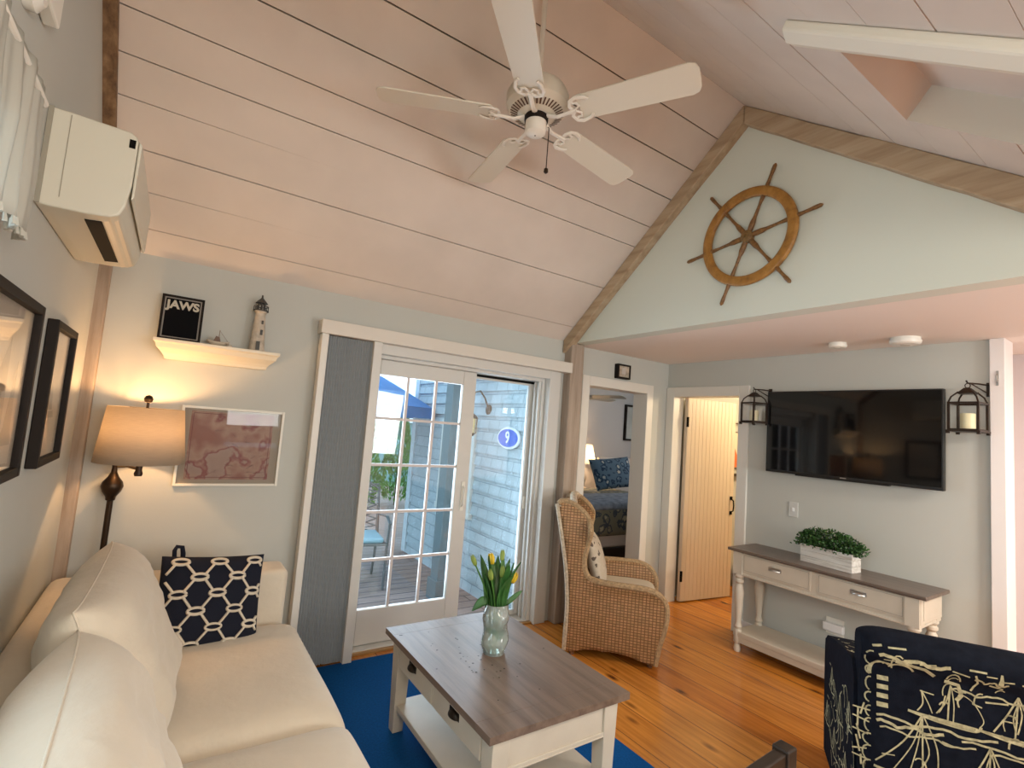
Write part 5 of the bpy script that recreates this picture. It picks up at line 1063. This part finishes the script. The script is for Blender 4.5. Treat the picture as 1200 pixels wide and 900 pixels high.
def bodyf(u, v):
    i = v*(len(prof_s)-1); k = min(len(prof_s)-2, int(i)); t = i-k; x = prof_s[k][0]+(prof_s[k+1][0]-prof_s[k][0])*t; z = prof_s[k][1]+(prof_s[k+1][1]-prof_s[k][1])*t
    a = math.sin((u*2-1)*PI/2); e = abs(a)**12; cx, cz = 0.075, 0.5; return (x+(cx-x)*0.35*e, HWd*a*(1+0*e), z-(0.02*e if z > 0.8 else 0))
m.grid(bodyf, 30, len(prof_s)-1)
m.add([bodyf(0, j/(len(prof_s)-1)) for j in range(len(prof_s))], [tuple(range(len(prof_s)))]); m.add([bodyf(1, j/(len(prof_s)-1)) for j in range(len(prof_s))], [tuple(range(len(prof_s)))])
# drawing surface : u from -1 (viewer left = +y) .. ; v in metres of height along outer profile
def draw(u, v, off=0.0022):
    best = None
    for k in range(len(prof_s)//2+4):
        a, b = prof_s[k], prof_s[k+1]
        if a[1] <= v <= b[1]: t = (v-a[1])/max(1e-6, b[1]-a[1]); best = a[0]+(b[0]-a[0])*t; break
    if best is None: best = prof_s[0][0] if v < 0.1 else 0.03
    y = max(-HWd+0.004, min(HWd-0.004, HWd-u)); e = abs(y/HWd)**12
    return Vector((best+(0.075-best)*0.35*e-off, y, v))
def arc(cx, cy, rx, ry, a0, a1, n=10): return [(cx+rx*math.cos(math.radians(a0+(a1-a0)*i/n)), cy+ry*math.sin(math.radians(a0+(a1-a0)*i/n))) for i in range(n+1)]
def boat(x, y, s, k=0):
    L = lambda pts, w=0.0055: m.ribbon(smooth_pts([(x+px*s, y+py*s) for px, py in pts], 5), w*0.72, draw, 1, 1)
    L([(-0.5, 0.02), (-0.1, -0.05), (0.35, -0.08), (0.5, -0.06), (0.55, 0.02)], 0.012); L([(-0.5, 0.02), (-0.2, 0.0), (0.5, -0.03)], 0.009)
    L([(-0.2, 0.0), (-0.12, -0.02), (0.3, -0.055), (0.45, -0.05)], 0.016)
    if k == 0:
        L([(0.08, -0.02), (0.10, 0.35), (0.12, 0.62)], 0.007); L([(0.12, 0.62), (0.06, 0.32), (-0.08, 0.08)], 0.006); L([(0.13, 0.6), (0.17, 0.3), (0.16, 0.0)], 0.005); L([(0.15, 0.55), (0.42, 0.42), (0.58, 0.15), (0.54, 0.02)], 0.004)
        L([(-0.30, 0.42), (-0.28, 0.2), (-0.36, 0.05)], 0.006); L([(-0.30, 0.42), (-0.2, 0.22), (-0.14, 0.06)], 0.005); L([(-0.05, 0.10), (0.0, 0.2), (0.05, 0.42)], 0.006)
    elif k == 1:
        L([(0.0, 0.0), (0.03, 0.4), (0.05, 0.75)], 0.007); L([(0.05, 0.75), (-0.1, 0.4), (-0.3, 0.05)], 0.007); L([(0.05, 0.75), (0.2, 0.35), (0.28, 0.0)], 0.006); L([(-0.18, 0.28), (0.0, 0.28)], 0.006); L([(0.03, 0.72), (0.10, 0.45), (0.04, 0.1)], 0.006); L([(0.04, 0.6), (-0.02, 0.35), (0.02, 0.1)], 0.005)
    else:
        L([(0.12, 0.0), (0.12, 0.5), (0.12, 0.95)], 0.007); L([(0.12, 0.95), (-0.12, 0.5), (-0.48, 0.1)], 0.007); L([(0.12, 0.95), (0.0, 0.5), (-0.25, 0.05)], 0.005); L([(0.12, 0.95), (0.06, 0.5), (-0.05, 0.05)], 0.005); L([(0.14, 0.92), (0.3, 0.5), (0.3, 0.05)], 0.006); L([(0.13, 0.7), (0.2, 0.4), (0.05, 0.08)], 0.006)
def wave(x0, x1, y, amp, w): m.ribbon([(x0+(x1-x0)*i/16, y+amp*math.sin(i*0.9)+0.4*amp*math.sin(i*2.1)) for i in range(17)], w, draw, 1, 2)
boat(0.245, 0.625, 0.20, 0); boat(0.445, 0.615, 0.19, 1); boat(0.65, 0.62, 0.2, 0)
boat(0.16, 0.40, 0.235, 2); boat(0.37, 0.425, 0.19, 1); boat(0.55, 0.385, 0.22, 2); boat(0.72, 0.42, 0.18, 1)
boat(0.22, 0.20, 0.2, 1); boat(0.45, 0.19, 0.2, 0); boat(0.67, 0.2, 0.2, 2)
for i, (a, b, y, w) in enumerate([(0.05, 0.40, 0.585, 0.008), (0.05, 0.25, 0.565, 0.010), (0.30, 0.78, 0.565, 0.007), (0.38, 0.77, 0.545, 0.006), (0.06, 0.34, 0.545, 0.006), (0.42, 0.78, 0.50, 0.007), (0.28, 0.60, 0.345, 0.007), (0.05, 0.3, 0.34, 0.008), (0.5, 0.78, 0.33, 0.007), (0.26, 0.5, 0.36, 0.005), (0.52, 0.78, 0.70, 0.007), (0.27, 0.5, 0.735, 0.006), (0.55, 0.78, 0.725, 0.007), (0.05, 0.26, 0.81, 0.012), (0.33, 0.42, 0.79, 0.006)]): wave(a, b, y, 0.006, w)
rn = random.Random(33)
for k in range(60):
    px, py = rn.uniform(0.06, 0.74), rn.uniform(0.14, 0.84); q = rn.random()
    m.ribbon([(px, py), (px+rn.uniform(0.02, 0.09), py+rn.uniform(-.012, .012))] if q < 0.6 else arc(px, py, 0.02, 0.035, rn.uniform(0, 90), rn.uniform(120, 220), 6), rn.uniform(0.003, 0.006), draw, 1, 2 if q < 0.6 else 1)
for k in range(16):
    px, py = 0.03+0.047*k, rn.uniform(0.795, 0.85); m.ribbon([(px, py), (px+rn.uniform(0.01, 0.06), py+rn.uniform(-.01, .012))], rn.uniform(0.004, 0.008), draw, 1, 2)
for k in range(14):
    py = 0.14+0.05*k; m.ribbon(arc(0.03, py, rn.uniform(0.012, 0.022), rn.uniform(0.015, 0.03), 80, 260, 6), 0.005, draw, 1, 1)
for k in range(4): m.ribbon([(0.05, 0.72-k*0.032), (0.085, 0.722-k*0.032)], 0.017, draw, 1, 1)
for k in range(3): m.ribbon(arc(0.055+0.008*k, 0.735, 0.025+k*0.012, 0.05, 60, 190), 0.006, draw, 1, 1)
m.ribbon(arc(0.12, 0.76, 0.04, 0.03, 20, 160), 0.007, draw, 1, 1); m.ribbon([(0.25, 0.76), (0.29, 0.755), (0.30, 0.72), (0.285, 0.70)], 0.012, draw, 1, 2); m.ribbon([(0.10, 0.80), (0.19, 0.79), (0.22, 0.77)], 0.012, draw, 1, 2); m.ribbon([(0.33, 0.81), (0.34, 0.78), (0.325, 0.745)], 0.006, draw, 1, 2); m.ribbon([(0.40, 0.83), (0.40, 0.79)], [0.006, 0.016], draw, 1, 2); m.ribbon(arc(0.54, 0.75, 0.03, 0.06, 30, 170), 0.007, draw, 1, 1); m.ribbon(arc(0.62, 0.73, 0.05, 0.05, -20, 120), 0.007, draw, 1, 1); m.ribbon([(0.66, 0.77), (0.67, 0.72), (0.66, 0.68)], 0.008, draw, 1, 1); m.ribbon([(0.70, 0.77), (0.71, 0.72)], 0.008, draw, 1, 1)
m.build('backrest', [navy_print, cream_print], nc, smooth='auto', ang=50, fix=False)
blue_print = navy_print
for s, nm in ((1, 'arm'), (-1, 'arm')):
    m = MB()
    ap = smooth_pts([(0.075, 0.08), (0.07, 0.45), (0.075, 0.66), (0.10, 0.715), (0.16, 0.735), (0.60, 0.66), (0.70, 0.62), (0.735, 0.57), (0.735, 0.30), (0.72, 0.08)], 3)
    y0, y1 = HWd-0.05, HWd+0.012
    def af(u, v, d):
        return (u, s*d, v)
    m.prism(ap, af, y0-0.10, y1)
    def adr(u, v, off=0.002): return Vector((u, s*(y1+off), v))
    def bdr(u, v, off=0.002): return Vector((0.022-off, s*(y0+u), v))
    rn = random.Random(21)
    for (px, py, sc2) in ((0.14, 0.46, 0.12), (0.32, 0.40, 0.14), (0.52, 0.44, 0.13), (0.20, 0.22, 0.14), (0.44, 0.20, 0.14), (0.63, 0.25, 0.12)):
        for pts in ([(-0.5, 0.02), (0, -0.08), (0.5, 0.02)], [(0, 0), (0.02, 0.8)], [(0.02, 0.8), (-0.4, 0.1)], [(0.02, 0.8), (0.35, 0.08)], [(0.0, 0.6), (0.15, 0.1)]): m.ribbon([(px+a*sc2, py+b*sc2) for a, b in pts], 0.006, adr, 1, 2)
    for k in range(46): 
        px, py = rn.uniform(0.08, 0.6), rn.uniform(0.12, 0.55); m.ribbon(arc(px, py, rn.uniform(0.02, 0.06), rn.uniform(0.02, 0.07), rn.uniform(0, 180), rn.uniform(200, 330), 7) if k % 2 else [(px, py), (px+rn.uniform(-.03, .06), py+rn.uniform(-.06, .06))], 0.005, adr, 1, 1)
    def tdr(u, v, off=0.003):
        z = 0.72
        for q in range(len(ap)-1):
            if ap[q][0] <= u < ap[q+1][0] and ap[q][1] > 0.5: z = ap[q][1]+(ap[q+1][1]-ap[q][1])*(u-ap[q][0])/max(1e-6, ap[q+1][0]-ap[q][0]); break
        return Vector((u, s*v, z+off))
    for k in range(26):
        px, py = rn.uniform(0.17, 0.55), rn.uniform(y0-0.08, y1-0.01); m.ribbon([(px, py), (px+rn.uniform(-.03, .06), min(y1-0.004, py+rn.uniform(-.02, .03)))], 0.005, tdr, 1, 2)
    for k in range(11): 
        px, py = rn.uniform(0.01, 0.06), 0.12+0.045*k; m.ribbon([(px, py), (px+rn.uniform(-0.012, 0.015), py+rn.uniform(0.03, 0.07))], 0.006, bdr, 1, 2); m.ribbon([(0.008, py+0.02), (0.075, py+0.02+rn.uniform(-.02, .02))], 0.005, bdr, 1, 2)
    m.build(nm, [navy_print, cream_print], nc, fix=False)
weld(cushion_box(0.15, 0.76, -0.30, 0.30, 0.30, 0.47, 0.02, 4).build('seat_cushion', navy_print, nc, smooth=True)); MB().box(0.03, 0.70, -0.39, 0.39, 0.10, 0.30).build('base', navy_print, nc, bevel=0.01)
for px in (0.06, 0.66):
    for py in (-0.35, 0.35): MB().lathe([(0.018, 0), (0.028, 0.10)], 12, (px, py, 0)).build('leg', dark_wood, nc, smooth='auto')

# ================================================================== DARK WOODEN CHAIR (arm end visible)
dc = thing('wooden_stool', 'dark wooden frame rail and post at the bottom photo edge', 'stool', (1.83, 0.94, 0))
for px in (-0.03, -0.55):
    for py in (-0.03, -0.50): MB().box(px-0.028, px+0.028, py-0.028, py+0.028, 0.0125 if px < -0.4 else 0.0125, 0.575).build('leg', dark_wood, dc, bevel=0.005)
m = MB(); m.prism([(-0.055, 0.565), (-0.52, 0.535), (-0.52, 0.485), (-0.055, 0.515)], lambda u, v, d: (u, d, v), -0.05, -0.010); m.build('rail', dark_wood, dc, bevel=0.005)
m = MB(); m.prism([(-0.055, 0.565), (-0.52, 0.535), (-0.52, 0.485), (-0.055, 0.515)], lambda u, v, d: (u, d, v), -0.52, -0.48); m.build('rail', dark_wood, dc, bevel=0.005)
MB().box(-0.52, -0.05, -0.47, -0.06, 0.30, 0.34).build('seat', dark_wood, dc, bevel=0.005)
